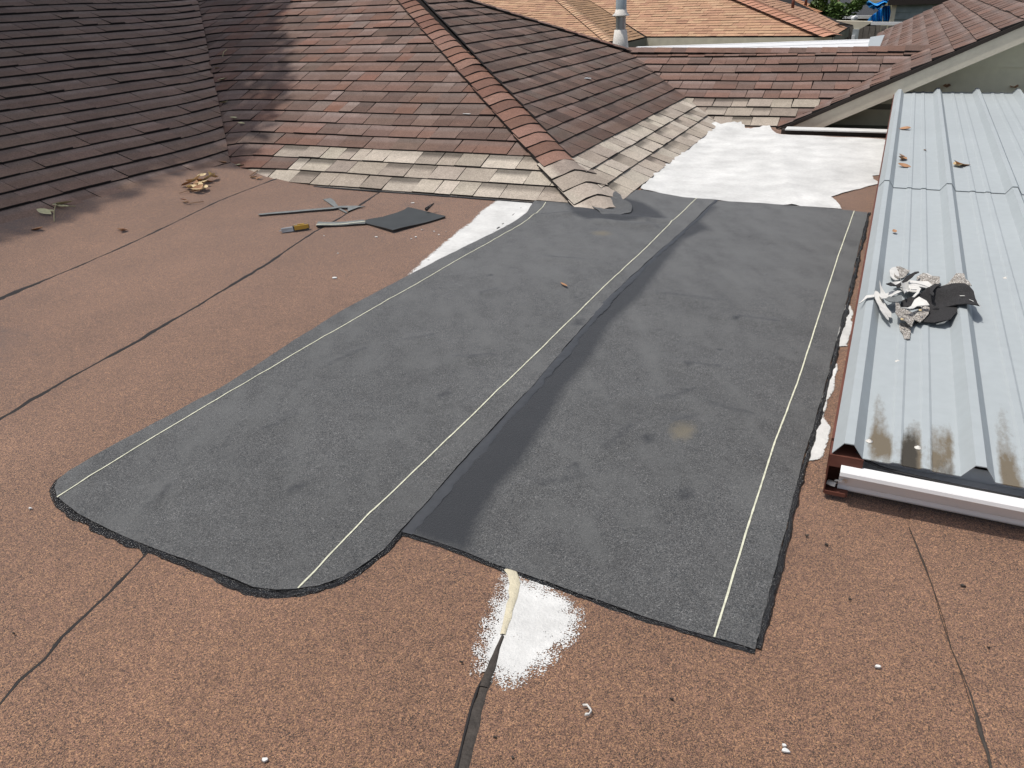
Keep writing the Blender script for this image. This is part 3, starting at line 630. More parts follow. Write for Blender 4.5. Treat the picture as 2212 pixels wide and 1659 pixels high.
# ================================================================== METAL PATIO ROOF
cover = empty('metal_roof', 'ribbed galvanised metal patio roof at the right with a white gutter along its front', 'metal roof')
mz = lambda y: .168+.030*(y-2.2)
SP = .345
def prof():
    pts = []; 
    base = [(-.043, 0), (-.0135, .042), (.0135, .042), (.043, 0), (.115, 0), (.123, .005), (.143, .005), (.151, 0), (.195, 0), (.203, .005), (.223, .005), (.231, 0)]
    return base
def rib_x(i): return .045+SP*i
def panel(i0, n, y0, y1, up, jag=0.):
    base = prof(); xs = []
    for i in range(i0, i0+n):
        for dx, h in base: xs.append((rib_x(i)+dx, h))
    xs += [(rib_x(i0+n)-.045, 0), (rib_x(i0+n)-.0135, .040), (rib_x(i0+n)+.013, .040)]
    # subdivide pans so that stains follow
    q = []
    for (a, ha), (b, hb_) in zip(xs[:-1], xs[1:]):
        k = 3 if b-a > .04 else 1
        for j in range(k): q.append((a+(b-a)*j/k, ha+(hb_-ha)*j/k))
    q.append(xs[-1]); V, F = [], []; ny = max(8, int((y1-y0)/.06))
    for j in range(ny+1):
        y = y0+(y1-y0)*j/ny
        for x, h in q: V.append((x, y+(.004*nz(x, y0, 14) if j == 0 else 0), mz(y)+h+up+.0012*nz(x, y, 2.)))
    m_ = len(q)
    for j in range(ny):
        for k in range(m_-1): F.append((j*m_+k, j*m_+k+1, (j+1)*m_+k+1, (j+1)*m_+k))
    nb = len(V)
    V += [(v[0], v[1], v[2]-.003) for v in V[:m_]]; F += [(k+1, k, nb+k, nb+k+1) for k in range(m_-1)]
    o = mk('roof_panel', V, F, [M['galv']], cover)
    def dirt(x, y):
        ph = (x-.045) % SP; pan = .045 < ph < .30
        minor = .115 < ph < .151 or .195 < ph < .231
        L = .50+.36*nz(x*11, 1.3, 1, 2)+.10*nz(x*60, 0, 1, 1)
        if ph < .115: L += .06
        L += .12*(x > .4)
        if not pan: return 0.
        return max(0, min(1, 1.35*(1-(y-2.17)/max(.05, L))))*(.45 if minor else 1)*(.75+.5*nz(x, y, 11, 3))
    def soot(x, y):
        ph = (x-.045) % SP
        core = .95*max(0, min(1, 1.6*(1-(y-2.17)/(.32+.08*nz(x*30, 2, 1)))))*sst((ph-.140)/.015)*sst((.20-ph)/.012)*(1 if x < .3 else .35)
        return max(core, .52*max(0, 1-(y-2.17)/.5)*(.5+nz(x, y, 16, 8)) if .045 < ph < .30 else 0)
    for nm, fn in (('dirt', dirt), ('soot', soot)):
        at = o.data.attributes.new(nm, 'FLOAT', 'POINT'); at.data.foreach_set('value', [fn(v[0], v[1]) for v in V])
    return o
for i0 in (0, 3, 6): panel(i0, 3, 2.188, 5.5, 0.0006*(i0 % 2)); panel(i0, 3, 5.38, 9.25, .0065+.0006*(i0 % 2))
for (u, v) in [(1878, 952), (1983, 966), (1940, 780), (2172, 600), (1958, 384)]:
    p = onz(u, v, .18); p = onz(u, v, mz(p.y)+.003); p = onz(u, v, mz(p.y)+.003)
    lathe('screw', (p.x, p.y, mz(p.y)), [(.010, .0005), (.010, .002), (.005, .003), (.0045, .006), (0, .0065)], M['mastic'], cover, 10)
# steel channel beams
V, F = [], []
box(V, F, (-.004, 2.19, .018), (.0, 2.27, .158)); box(V, F, (.0, 2.19, .018), (.066, 2.27, .022)); box(V, F, (.0, 2.27, .018), (.09, 2.274, .16)); box(V, F, (0, 2.186, .018), (.06, 2.19, .03))
box(V, F, (-.004, 2.182, .124), (.092, 2.186, .164)); box(V, F, (-.004, 2.186, .158), (.092, 2.27, .162))
mk('beam_end', V, F, M['rust'], cover)
prism('side_beam', [(-.006, 2.28, .03), (-.006, 9.2, .24), (-.006, 9.2, mz(9.2)-.004), (-.006, 2.28, mz(2.28)-.004)], (.012, 0, 0), M['rust'], cover)
boxo('front_beam', (.10, 2.32, .0), (3.2, 2.36, .15), M['brown'], cover)
# gutter
gp_ = [(2.272, .152), (2.272, .022), (2.228, .018), (2.222, .026), (2.221, .042), (2.214, .048), (2.194, .092), (2.180, .102), (2.158, .110), (2.160, .122), (2.183, .134), (2.185, .126)]
V, F = [], []; xs = [.034+.2*i for i in range(16)]
gpo = [(y-.0, z) for y, z in gp_]
for x in xs:
    dz = -.012*(x)*.6
    for y, z in gpo: V.append((x, y-.02*x*0, z+dz))
    for y, z in gpo: V.append((x, y+.002, z+dz+.002))
m_ = len(gpo)
for j in range(len(xs)-1):
    for k in range(m_-1):
        a = j*2*m_+k; b = (j+1)*2*m_+k; F.append((a, b, b+1, a+1)); F.append((a+m_, a+m_+1, b+m_+1, b+m_))
for k in range(m_-1): F.append((k, k+1, m_+k+1, m_+k))
gut = mk('gutter', V, F, M['gutw'], cover)
V = [(.030, y, z) for y, z in gp_[:10]]+[(.034, y, z) for y, z in gp_[:10]]
V = []
for j in range(31):
    x = .036+.1*j; d_ = -.012*x*.6
    V += [(x, 2.186, .104+d_+.003*nz(x*9, 1)), (x, 2.225, .094+d_+.006*nz(x*9, 2)), (x, 2.269, .110+d_+.006*nz(x*9, 3))]
mk('gutter_shade', V, [(3*j+k, 3*j+3+k, 3*j+4+k, 3*j+1+k) for j in range(30) for k in (0, 1)], M['under'], gut)  # dark sheet added so that the inside of the gutter reads as shaded
ec = mk('end_cap', V, [tuple(range(10))[::-1], tuple(range(10, 20))]+[(i, (i+1) % 10, (i+1) % 10+10, i+10) for i in range(10)], M['gutw'], gut)
bead('sealant', [(.028, 2.215), (.05, 2.2), (.052, 2.17)], lambda t: .008, lambda x, y: .05+(2.215-y)*.9, M['mastic'], gut, h=.012, seed=2, step=.004)
bead('sealant', [(.004, 2.222), (.03, 2.214)], lambda t: .009, lambda x, y: .038, M['mastic'], gut, h=.018, seed=7, step=.003)
cb = [(.07, 2.225, .165), (.10, 2.205, .152), (.14, 2.196, .143), (.20, 2.192, .138), (.30, 2.190, .134), (.42, 2.190, .132), (.6, 2.192, .128), (1.2, 2.2, .12), (2.6, 2.21, .11)]
tag(tube('cable', cb, .0045, M['blk'], None, 8), 'thin black cable lying along the white gutter', 'cable')

# ================================================================== VENT PIPE
vp = aty(1340, 94, 12.2); kx = FPX/((vp-EYE).dot(CF))
vent = empty('vent_pipe', 'grey roof vent pipe with a white storm collar rising behind the ridge', 'vent pipe')
px1 = 1/kx
lathe('flashing_cone', vp, [(19*px1, -.12), (17*px1, -.02), (13.2*px1, 27*px1), (12*px1, 27.5*px1)], M['mastic'], vent)
lathe('lower_pipe', vp, [(10.5*px1, 20*px1), (10.5*px1, 56*px1)], M['steel'], vent)
lathe('storm_collar', vp, [(9*px1, 53*px1), (18*px1, 54*px1), (18*px1, 55.5*px1), (13*px1, 60*px1), (12*px1, 66*px1), (10*px1, 67*px1)], M['mastic'], vent)
lathe('pipe', vp, [(11.3*px1, 60*px1), (11.3*px1, 190*px1), (0, 190*px1)], M['pvc'], vent)

# ================================================================== THINGS LYING AROUND
def leafm(L_, W_, curl, r):
    V = []; n = 6
    for i in range(n+1):
        t = i/n; wd = W_*.55*math.sin(math.pi*t)**.8; z = curl*.6*L_*(4*(t-.5)**2)
        for s in (-1, 0, 1): V.append((L_*(t-.5), s*wd, z+abs(s)*wd*.5))
    F = []
    for i in range(n):
        a = i*3; F += [(a, a+3, a+4, a+1), (a+1, a+4, a+5, a+2)]
    return V, F
def leaf(p, L_, W_, rot, mt, label, group=None, tilt=.2, curl=.15, name='leaf', cat='leaf', up=.006):
    V, F = leafm(L_, W_, curl*rnd.uniform(.6, 1.4), rnd)
    o = mk(name, V, F, M[mt], None, smooth=True); o.location = (p[0], p[1], p[2]+up); o.rotation_euler = (rnd.uniform(-tilt, tilt), rnd.uniform(-tilt, tilt), rot)
    return tag(o, label, cat, group)
def on(u, v): return ond(u, v)
gl = 'dry tan leaves heaped beside the shaded left slope'
heap = [(430, 398), (418, 408), (410, 412), (425, 404), (440, 402), (436, 409), (405, 404), (444, 412), (415, 400), (428, 413), (437, 387), (424, 397), (447, 396), (409, 410), (432, 405)]
for i, (u, v) in enumerate(heap):
    leaf(on(u, v), rnd.uniform(.09, .14), rnd.uniform(.035, .055), rnd.uniform(0, 3.1), 'leaf' if i % 3 else 'leafo', 'dry curled leaf in the small heap beside the shaded left roof slope', gl, .5, .25, up=.012+.018*rnd.random())
leaf(on(452, 392), .17, .06, 1.1, 'leafg', 'pale broad dry leaf standing at the right edge of the leaf heap', None, .4, .1, up=.03)
leaf(on(463, 390), .14, .045, 1.7, 'leaf', 'narrow upright tan leaf at the right end of the leaf heap', None, .6, .3, up=.03)
leaf(on(427, 417), .12, .05, .2, 'leaf', 'curled tan leaf just in front of the leaf heap', None, .3, .3, up=.02)
tag(tube('twig', [on(388, 420)+Vector((0, 0, .01)), on(405, 417)+Vector((0, 0, .02)), on(430, 415)+Vector((0, 0, .015))], .003, M['twig'], None), 'thin straight twig under the front of the leaf heap', 'twig')
def sprig(name, base, segs, leaves, mt, lmt, label):
    e = empty(name, label, 'twig')
    for s_ in segs: tube('stem', [on(u, v)+Vector((0, 0, h)) for u, v, h in s_], .0035, M[mt], e, 5)
    for (u, v, L_, W_, r_) in leaves:
        p = on(u, v); V, F = leafm(L_, W_, .12, rnd); o = mk('leaf_blade', V, F, M[lmt], e, True); o.location = (p.x, p.y, p.z+.02); o.rotation_euler = (rnd.uniform(-.3, .3), rnd.uniform(-.3, .3), r_)
    return e
sprig('leafy_twig', None, [[(118, 481, .01), (119, 465, .03), (124, 450, .035), (132, 453, .03), (165, 451, .02)], [(119, 465, .03), (108, 462, .02)]],
      [(138, 446, .16, .06, .6), (98, 465, .14, .055, .1), (138, 452, .1, .03, .4), (124, 449, .07, .03, 1.5), (111, 462, .08, .03, .2)], 'twigy', 'leafg', 'pale yellow leafy twig lying at the foot of the shaded left slope')
sprig('leafy_twig', None, [[(395, 438, .01), (412, 442, .012), (425, 440, .012), (440, 438, .01)]], [(398, 437, .06, .03, .3), (405, 441, .05, .02, 1.2)], 'twig', 'leafo', 'small brown twig with shrivelled leaves in front of the leaf heap')
leaf(on(81, 498), .10, .045, .4, 'leafo', 'single flat tan leaf below the pale yellow twig at far left')
leaf(on(262, 498), .08, .03, .2, 'leafo', 'curled pale leaf pair in the open brown roof, nearest to the left seam', None, .3)
leaf(on(268, 500), .07, .03, 1.6, 'leafo', 'small curled leaf touching the curled pale leaf near the left seam', None, .3)
leaf(on(482, 353), .09, .045, .1, 'leafo', 'orange leaf at the foot of the valley between the two slopes')
leaf(on(522, 359), .13, .05, .3, 'leafg', 'pale green grey leaf at the start of the tan shingle row by the valley', None, .1)
leaf(on(549, 385), .09, .035, .1, 'leaf', 'tan leaf beside a twig just under the tapering tan shingles', None, .3)
leaf(on(560, 387), .07, .03, 1.3, 'leafo', 'brown shrivelled leaf at right of the twig under the tapering tan shingles', None, .3)
tag(tube('twig', [on(540, 382)+Vector((0, 0, .008)), on(549, 376)+Vector((0, 0, .012)), on(558, 369)+Vector((0, 0, .008))], .004, M['twig'], None), 'reddish twig under the tapering tan shingles near the valley', 'twig')
# leaves on the slopes in the valley
nB_ = slB.N; pB_ = Vector((0, yB, 0))
for u, v, L_, lab in [(482, 176, .12, 'yellow leaf pair in the valley, largest and halfway up'), (485, 226, .11, 'flat yellow leaf in the valley below the largest one'), (507, 260, .11, 'slanting yellow leaf in the lower valley'), (446, 107, .06, 'tiny pale leaf in the upper valley'), (469, 151, .07, 'small pale leaf in the valley above the largest yellow leaf'), (427, 24, .06, 'tiny pale speck of leaf at the top of the valley'), (413, 40, .05, 'tiny pale leaf on the dark slope near the top of the valley'), (522, 271, .08, 'thin curled leaf right of the lower valley')]:
    p = onpl(u, v, nB_, pB_); leaf(p, L_, L_*.4, rnd.uniform(0, 1), 'leafg', lab, None, .2, .1, up=.02)
p0 = onpl(482, 128, nB_, pB_); p1 = onpl(484, 119, nB_, pB_); p2 = onpl(491, 113, nB_, pB_)
tag(tube('twig', [p0+Vector((0, 0, .03)), p1+Vector((0, 0, .03)), p2+Vector((0, 0, .03))], .004, M['twigy'], None), 'pale curved bean-like twig on the reddish slope near the valley', 'twig')
p = onpl(1268, 173, slC.N, pC); tag(mk('shingle_fleck', [p+Vector((-.05, -.04, .022)), p+Vector((.07, -.06, .022)), p+Vector((.05, -.01, .024)), p+Vector((-.07, .06, .023))], [(0, 1, 2, 3)], M['lead']), 'pale triangular chip lying on the darker right face of the hip', 'chip')
p = onpl(1009, 250, nB_, pB_); tag(mk('paint_splash', [p+Vector((-.04, -.01, .018)), p+Vector((.03, -.02, .018)), p+Vector((.045, .02, .019)), p+Vector((0, .03, .019)), p+Vector((-.05, .015, .018))], [(0, 1, 2, 3, 4)], M['white']), 'white paint splash on the reddish front slope', 'paint splash')
# leaves on the metal
def onm(u, v, h=.004):
    p = onz(u, v, .2)
    for _ in range(5): p = onz(u, v, mz(p.y)+h)
    return p
for u, v, L_, mt_, lab in [(1955, 281, .10, 'leafo', 'curled brown leaf high on the metal roof near the wall'), (1947, 339, .05, 'twig', 'small dark leaf bit on the metal roof above two orange leaves'), (1948, 347, .10, 'leafo', 'orange leaf on the metal roof beside the first rib, upper of two'), (1952, 362, .09, 'leafo', 'orange leaf on the metal roof beside the first rib, lower of two'), (1997, 327, .04, 'leafo', 'tiny round orange leaf in the middle of the first pan'), (2068, 361, .10, 'leaf', 'tan leaf beside the second rib of the metal roof'), (2075, 360, .11, 'leafo', 'crumpled brown leaf overlapping the tan one by the second rib'), (1932, 503, .04, 'leafo', 'tiny tan leaf on the metal roof below the sheet lap'), (2190, 190, .13, 'leafo', 'brown leaf against the wall at the top right of the metal roof'), (2045, 190, .13, 'leafo', 'dark crumpled leaf against the wall between the first ribs')]:
    leaf(onm(u, v), L_, L_*.5, rnd.uniform(0, 3), mt_, lab, None, .3, .3)
leaf(ond(1218, 618, .012), .085, .018, -.75, 'leafo', 'single narrow brown leaf on the left membrane strip', None, .1, .1)

def ribh(x): d = ((x-.045+SP/2) % SP)-SP/2; return .038*math.exp(-(d/.085)**2)
def scrap(name, pts, zf, mt_, label, cat, thick=.004, step=.04, group=None, wob=.003, side=None):
    P = resample([(p.x, p.y) for p in pts], .03, True, wob, 15, rnd.random()*9)
    return tag(sheet(name, P, zf, M[mt_], None, step=step, thick=thick, smooth=True, side=M[side] if side else None), label, cat, group)
cr = lambda L: [ond((1000+a*.36166)/1.8228, (740+b*.36166)/1.8228) for a, b in L]
dz_ = lambda h: (lambda x, y: deckz(x, y)+h)
gs = 'membrane offcuts left on the brown roof'
scrap('felt_strip', cr([(755, 130), (835, 117), (870, 140), (935, 225), (1010, 265), (1012, 280), (880, 215), (800, 160)]), dz_(.006), 'feltg', 'short grey felt strip pointing away, crossed by the long thin strip', 'felt strip', group=gs)
scrap('felt_strip', cr([(55, 300), (55, 312), (300, 292), (600, 265), (860, 245), (940, 230), (1030, 232), (1026, 210), (950, 212), (800, 232), (500, 258), (250, 278)]), dz_(.013), 'feltg', 'long thin grey felt strip, longest of the offcuts', 'felt strip', group=gs, thick=.006, side='blk')
scrap('felt_offcut', cr([(1020, 272), (1028, 210), (1110, 208), (1215, 216), (1140, 226), (1060, 256)]), dz_(.012), 'feltg', 'small triangular grey felt offcut at the end of the long strip', 'felt offcut', group=gs, side='blk')
scrap('felt_strip', cr([(680, 434), (700, 382), (800, 388), (1040, 372), (1130, 366), (1205, 368), (1215, 408), (1000, 422), (850, 430)]), lambda x, y: deckz(x, y)+.013+.01*nz(x, y, 5), 'feltg', 'grey felt strip with a white edge line beside the dark offcut', 'felt strip', group=gs, thick=.010, side='blk')
P = resample([(p.x, p.y) for p in cr([(685, 430), (850, 424), (1000, 414), (1212, 396)])], .03, False); V = []
for p in P: V += [(p.x, p.y-.006, deckz(p.x, p.y)+.019+.01*nz(p.x, p.y-.006, 5)), (p.x, p.y+.009, deckz(p.x, p.y)+.0195+.01*nz(p.x, p.y+.009, 5))]
fs = [o for o in sc.objects if o.get('label', '').startswith('grey felt strip with')][0]
mk('edge_line', V, [(2*i, 2*i+2, 2*i+3, 2*i+1) for i in range(len(P)-1)], M['chalk'], fs)
scrap('felt_offcut', cr([(1215, 365), (1400, 340), (1560, 295), (1640, 258), (1680, 227), (1870, 275), (2085, 322), (2080, 330), (1900, 385), (1700, 440), (1515, 492), (1400, 455), (1215, 400)]), lambda x, y: deckz(x, y)+.014+.012*nz(x, y, 2.4, 3), 'feltd', 'large smooth black rectangular felt offcut with a curved side', 'felt offcut', group=gs, thick=.010, side='blk', wob=.002)
pp = cr([(1880, 292), (1925, 275), (1965, 262)]); tag(tube('tar_twist', [q+Vector((0, 0, .04+.012*i)) for i, q in enumerate(pp)], lambda t: .012*(1.2-t*.8), M['tar'], None, 6), 'twisted black scrap of tar on the large black offcut', 'tar scrap')
# utility knife
kf = empty('utility_knife', 'retractable utility knife with a yellow and black handle on the brown roof', 'knife')
kp = cr([(275, 492), (340, 475), (430, 462), (520, 450), (605, 445)]); kd = (kp[-1]-kp[0]).normalized(); kn = Vector((-kd.y, kd.x, 0)); kb = kp[0]; KL = (kp[-1]-kp[0]).length
def kpr(a, b, wa, wb, z0, z1, mt_, nm, off=0.):
    A = kb+kd*(KL*a)+kn*off; B = kb+kd*(KL*b)+kn*off; base = deckz(kb.x, kb.y)
    V = []
    for zf_ in (z0, z1):
        sh = 1. if zf_ == z0 else .7
        for c, w__ in ((A, wa), (A, -wa), (B, -wb), (B, wb)): V.append((c.x+kn.x*w__*sh, c.y+kn.y*w__*sh, base+zf_))
    return mk(nm, V, [(0, 1, 2, 3), (7, 6, 5, 4), (0, 4, 5, 1), (1, 5, 6, 2), (2, 6, 7, 3), (3, 7, 4, 0)], M[mt_], kf)
kpr(0, .12, .002, .010, .014, .018, 'steel', 'blade'); kpr(.08, .52, .014, .024, .004, .030, 'steel', 'metal_body')
kpr(.46, .96, .024, .026, .006, .034, 'blk', 'grip'); kpr(.50, .86, .006, .006, .010, .040, 'yel', 'yellow_panel', .014); kpr(.50, .97, .008, .006, .010, .039, 'yel', 'yellow_panel', -.018); kpr(.50, .62, .005, .005, .02, .043, 'steel', 'slider'); kpr(.93, 1.0, .022, .012, .006, .032, 'blk', 'butt_end')

# pile of torn scraps on the metal roof
pc = lambda L: [(1837.8+a*.14881, 548.6+b*.14881) for a, b in L]
pile = [
 ('gran_w', .010, 'gritty grey scrap with white edge at the far left of the torn pile', [(650, 215), (700, 200), (800, 240), (860, 260), (760, 350), (690, 380), (640, 360)], .01),
 ('paper', .006, 'white ragged scrap behind the gritty grey one in the torn pile', [(555, 320), (640, 220), (665, 300), (700, 390), (640, 410), (600, 400), (570, 370)], .012),
 ('gran_w', .012, 'gritty grey scrap at the far middle of the torn pile', [(960, 330), (1050, 300), (1160, 340), (1270, 390), (1285, 470), (1200, 500), (1100, 440), (960, 390)], .015),
 ('gran_w', .035, 'long gritty tan scrap draped over the right side of the torn pile', [(1230, 480), (1400, 460), (1500, 415), (1620, 430), (1700, 520), (1720, 600), (1600, 600), (1550, 580), (1330, 570), (1230, 540)], .03),
 ('paper', .020, 'white torn corner at the right end of the torn pile', [(1480, 530), (1660, 520), (1740, 570), (1785, 640), (1745, 665), (1600, 610)], .03),
 ('felt', .030, 'long black curved felt sheet across the torn pile', [(745, 620), (1000, 600), (1200, 540), (1450, 560), (1600, 600), (1750, 680), (1885, 830), (1860, 870), (1760, 905), (1650, 840), (1400, 775), (1140, 735), (980, 700), (745, 755)], .05),
 ('felt', .008, 'rounded black felt piece at the front of the torn pile', [(1140, 730), (1400, 780), (1520, 880), (1510, 950), (1420, 1035), (1200, 1045), (1000, 1010), (900, 1040), (950, 960), (1100, 850)], .012),
 ('paper', .030, 'crumpled white skin in the middle of the torn pile', [(600, 420), (700, 380), (850, 355), (960, 380), (1130, 400), (1190, 490), (1100, 480), (1010, 480), (1000, 560), (900, 605), (850, 560), (780, 610), (720, 540), (640, 480)], .03),
 ('feltg', .035, 'grey brown flap near the left of the torn pile', [(480, 720), (600, 640), (740, 610), (745, 700), (560, 745)], .02),
 ('felt', .055, 'thin black diagonal strip at the top left of the torn pile', [(490, 590), (520, 545), (640, 440), (760, 340), (880, 270), (985, 215), (990, 235), (900, 300), (760, 400), (640, 520), (560, 560)], .03),
 ('paper', .045, 'long white twisted strip on the left of the torn pile', [(400, 500), (430, 560), (500, 600), (680, 530), (730, 560), (560, 650), (450, 700), (405, 630), (430, 600)], .03),
 ('paper', .016, 'thin white sliver sticking out to the left of the torn pile', [(95, 815), (200, 720), (325, 715), (320, 745), (220, 760), (130, 815)], .008),
 ('paper', .018, 'forked white strip at the lower left of the torn pile', [(330, 650), (360, 660), (470, 760), (580, 880), (590, 940), (540, 950), (480, 870), (545, 975), (545, 1005), (510, 990), (400, 880), (335, 740)], .014),
 ('gran_w', .034, 'gritty scrap with two nail heads at the front of the torn pile', [(640, 740), (700, 740), (720, 790), (900, 810), (1000, 750), (1100, 720), (1145, 780), (1130, 850), (1000, 975), (930, 930), (890, 1040), (800, 990), (690, 970), (640, 900)], .02),
 ('gran_w', .012, 'small gritty scrap hanging out nearest the gutter from the torn pile', [(700, 1000), (850, 1000), (865, 1050), (855, 1210), (785, 1215), (750, 1150), (700, 1090)], .012),
 ('paper', .060, 'white curled strip lying over the gritty front scrap', [(720, 790), (830, 770), (930, 680), (980, 660), (1090, 700), (1140, 740), (980, 730), (860, 800)], .03),
 ('paper', .042, 'folded white shard standing over the middle of the torn pile', [(700, 440), (740, 460), (830, 430), (870, 480), (810, 560), (770, 610), (740, 540)], .05),
 ('paper', .050, 'narrow white ribbon along the back of the torn pile', [(850, 420), (1000, 430), (1120, 450), (1200, 490), (1190, 510), (1080, 480), (950, 460), (850, 450)], .03),
 ('paper', .048, 'white hooked ribbon beside the black felt in the torn pile', [(900, 500), (990, 480), (1025, 520), (990, 560), (930, 610), (890, 605), (950, 545), (960, 520), (880, 520)], .03),
 ('felt', .045, 'small black shred at the top right of the torn pile', [(1150, 520), (1210, 490), (1300, 505), (1220, 540), (1180, 600), (1190, 680), (1150, 630), (1140, 570)], .03),
 ('paper', .015, 'small white flake at the far right back of the torn pile', [(1075, 290), (1110, 285), (1180, 330), (1220, 360), (1180, 365), (1100, 325)], .01),
 ('feltg', .005, 'small pinkish grey edge under the front of the torn pile', [(1215, 1035), (1400, 1040), (1340, 1075), (1230, 1060)], .003),
]
for i, (mt_, hh, lab, pts, cu) in enumerate(pile):
    q = [onm(u, v, hh) for u, v in pc(pts)]; cx_ = sum(p.x for p in q)/len(q); cy_ = sum(p.y for p in q)/len(q); so_ = i*2.3
    zf_ = (lambda hh, cu, so_: (lambda x, y: mz(y)+ribh(x)+max(.0045, hh+cu*1.1*nz(x, y, 7, so_)+cu*.5*nz(x, y, 19, so_))))(hh, cu, so_)
    scrap('torn_scrap', q, zf_, mt_, lab, 'scrap', .0035, .02, 'torn roofing scraps piled on the metal roof', wob=.006)
for u, v in pc([(1015, 795), (750, 925)]):
    p = onm(u, v, .06); par = [o for o in sc.objects if o.get('label', '').startswith('gritty scrap with two')][0]
    lathe('nail_head', (p.x, p.y, p.z-.008), [(.006, 0), (.006, .004), (0, .005)], M['leaf'], par, 8)
for u, v in pc([(1030, 575), (1025, 630), (1250, 700), (1610, 640), (1740, 720), (1790, 770), (1840, 820)]):
    p = onm(u, v, .05); q5 = 5*2.3; hf = lambda x, y: mz(y)+ribh(x)+max(.0045, .03+.055*nz(x, y, 7, q5)+.025*nz(x, y, 19, q5))+.004; a_ = rnd.uniform(.3, 1.)
    tag(mk('paint_chip', [Vector((p.x+dx, p.y+dy, hf(p.x+dx, p.y+dy))) for dx, dy in ((-.016*a_, -.004), (.010, -.009*a_), (.016*a_, .004), (-.010, .008*a_))], [(0, 1, 2, 3)], M['paper']), 'white paint flake on the black curved felt in the torn pile', 'paint flake', 'white flakes on the black felt sheet')

# little bits on the brown roof
def chip(u, v, s, mt_, lab, grp=None, nm='paint_chip', cat='paint chip', el=1.6):
    p = ond(u, v); n_ = 7; a0 = rnd.random()*6; V = [(p.x, p.y, p.z+.007)]
    rr = [rnd.uniform(.55, 1) for _ in range(n_)]
    V = [(p.x+s*rr[i]*math.cos(a0+6.283*i/n_)*el, p.y+s*rr[i]*math.sin(a0+6.283*i/n_), p.z+.004+.003*rnd.random()) for i in range(n_)]
    V += [(x, y, z-.004) for x, y, z in V]
    tag(mk(nm, V, [tuple(range(n_))]+[(i, i+n_, (i+1) % n_+n_, (i+1) % n_) for i in range(n_)], M[mt_]), lab, cat, grp)
for u, v, s, lb in [(892, 439, .022, 'white paint chip between the black offcut and the tan shingles'), (722, 601, .02, 'largest white paint chip in the open brown roof, alone left of the membrane'), (925, 562, .013, 'round white paint chip just left of the narrow white wedge'), (912, 497, .012, 'white paint chip nearest the lower edge of the black offcut'), (938, 501, .009, 'small white chip right below the black offcut corner'), (948, 508, .009, 'small white chip midway between black offcut and white wedge'), (964, 501, .006, 'tiny white chip nearest the upper part of the white wedge'), (898, 513, .012, 'pinkish white smear chip in front of the black offcut'), (888, 517, .009, 'left half of the faint smear chips in front of the black offcut'), (813, 513, .014, 'pale chip in front of the strip with the white edge line'), (730, 548, .008, 'thin upright white sliver above the largest lone chip'), (700, 510, .007, 'small pale chip right of the utility knife'), (66, 1100, .009, 'white chip left of the rounded membrane end')]:
    chip(u, v, s*.6, 'white', lb, 'white chips scattered on the brown roof')
chip(1697, 1624, .006, 'white', 'white paint blob on the brown roof near the bottom right', None); chip(1693, 1612, .004, 'white', 'tiny white drop just above the blob near the bottom right')
chip(1895, 1352+90, .005, 'white', 'faint white fleck between the right crack and the membrane'); chip(573, 1643, .006, 'white', 'white fleck at the bottom edge left of the wide seam')
for u, v, s, lb in [(2080, 1267, .010, 'long black tar crumb right of the upper crack, below the gutter'), (1836, 1296, .006, 'small dark tar crumb midway between membrane and the right crack'), (1742, 1159, .007, 'dark tar crumb just right of the membrane edge, upper left of two'), (1785, 1178, .008, 'dark tar crumb just right of the membrane edge, lower right of two'), (2135, 1401, .004, 'tiny tar crumb near the right picture edge beside the crack')]:
    chip(u, v, s*.55, 'tarold', lb, 'tar crumbs on the brown roof', 'tar_crumb', 'tar crumb')
for u, v, s, lb in [(1451, 1512, .006, 'dark tar crumb right of the white curled peel'), (1070, 1594, .006, 'dark tar crumb right of the wide seam, upper of two'), (1108, 1638, .006, 'dark tar crumb right of the wide seam, lower of two'), (30, 1370, .006, 'dark tar crumb at the left picture edge above the seam'), (997, 1432, .007, 'dark tar crumb left of the white blotch')]:
    chip(u, v, s*.55, 'tarold', lb, 'tar crumbs on the brown roof', 'tar_crumb', 'tar crumb')
q = [ond(u, v) for u, v in [(1260, 1529), (1268, 1531), (1275, 1537), (1277, 1544), (1272, 1549), (1264, 1551)]]
tag(tube('curled_strip', [p+Vector((0, 0, .008+.004*(i % 2))) for i, p in enumerate(q)], .0022, M['paper'], None, 5, flat=2.2), 'small white curled peel lying alone in the near foreground', 'peel')

# ================================================================== BEYOND THE HOUSE
pat = empty('patio_cover', 'long low white ribbed patio cover just behind the rear ridge', 'patio cover')
zc = .45
a = onz(1380, 101, zc); b = onz(1885, 84.5, zc); c = onz(1874, 108, zc); 
quad = [Vector((a.x, a.y, zc)), Vector((b.x, b.y, zc)), Vector((c.x, c.y, zc)), Vector((-4.2, 12.2, zc))]
prism('cover_panel', quad, (0, 0, -.08), M['gutw'], pat)
for t in (.03, .35, .68, .97):
    p = quad[0].lerp(quad[3], t); q = quad[1].lerp(quad[2], t); prism('rib', [p, q, q+Vector((0, -.14, 0)), p+Vector((0, -.14, 0))], (0, 0, .010), M['gutw'], pat)
f1 = [aty(1880, 80, 12.5), aty(1911, 75, 12.5), aty(1899, 104, 11.3), aty(1873, 107, 11.3)]
tag(prism('metal_flashing', f1, (0, 0, -.01), M['lead'], None), 'bent grey sheet metal flashing at the right end of the white patio cover', 'flashing')

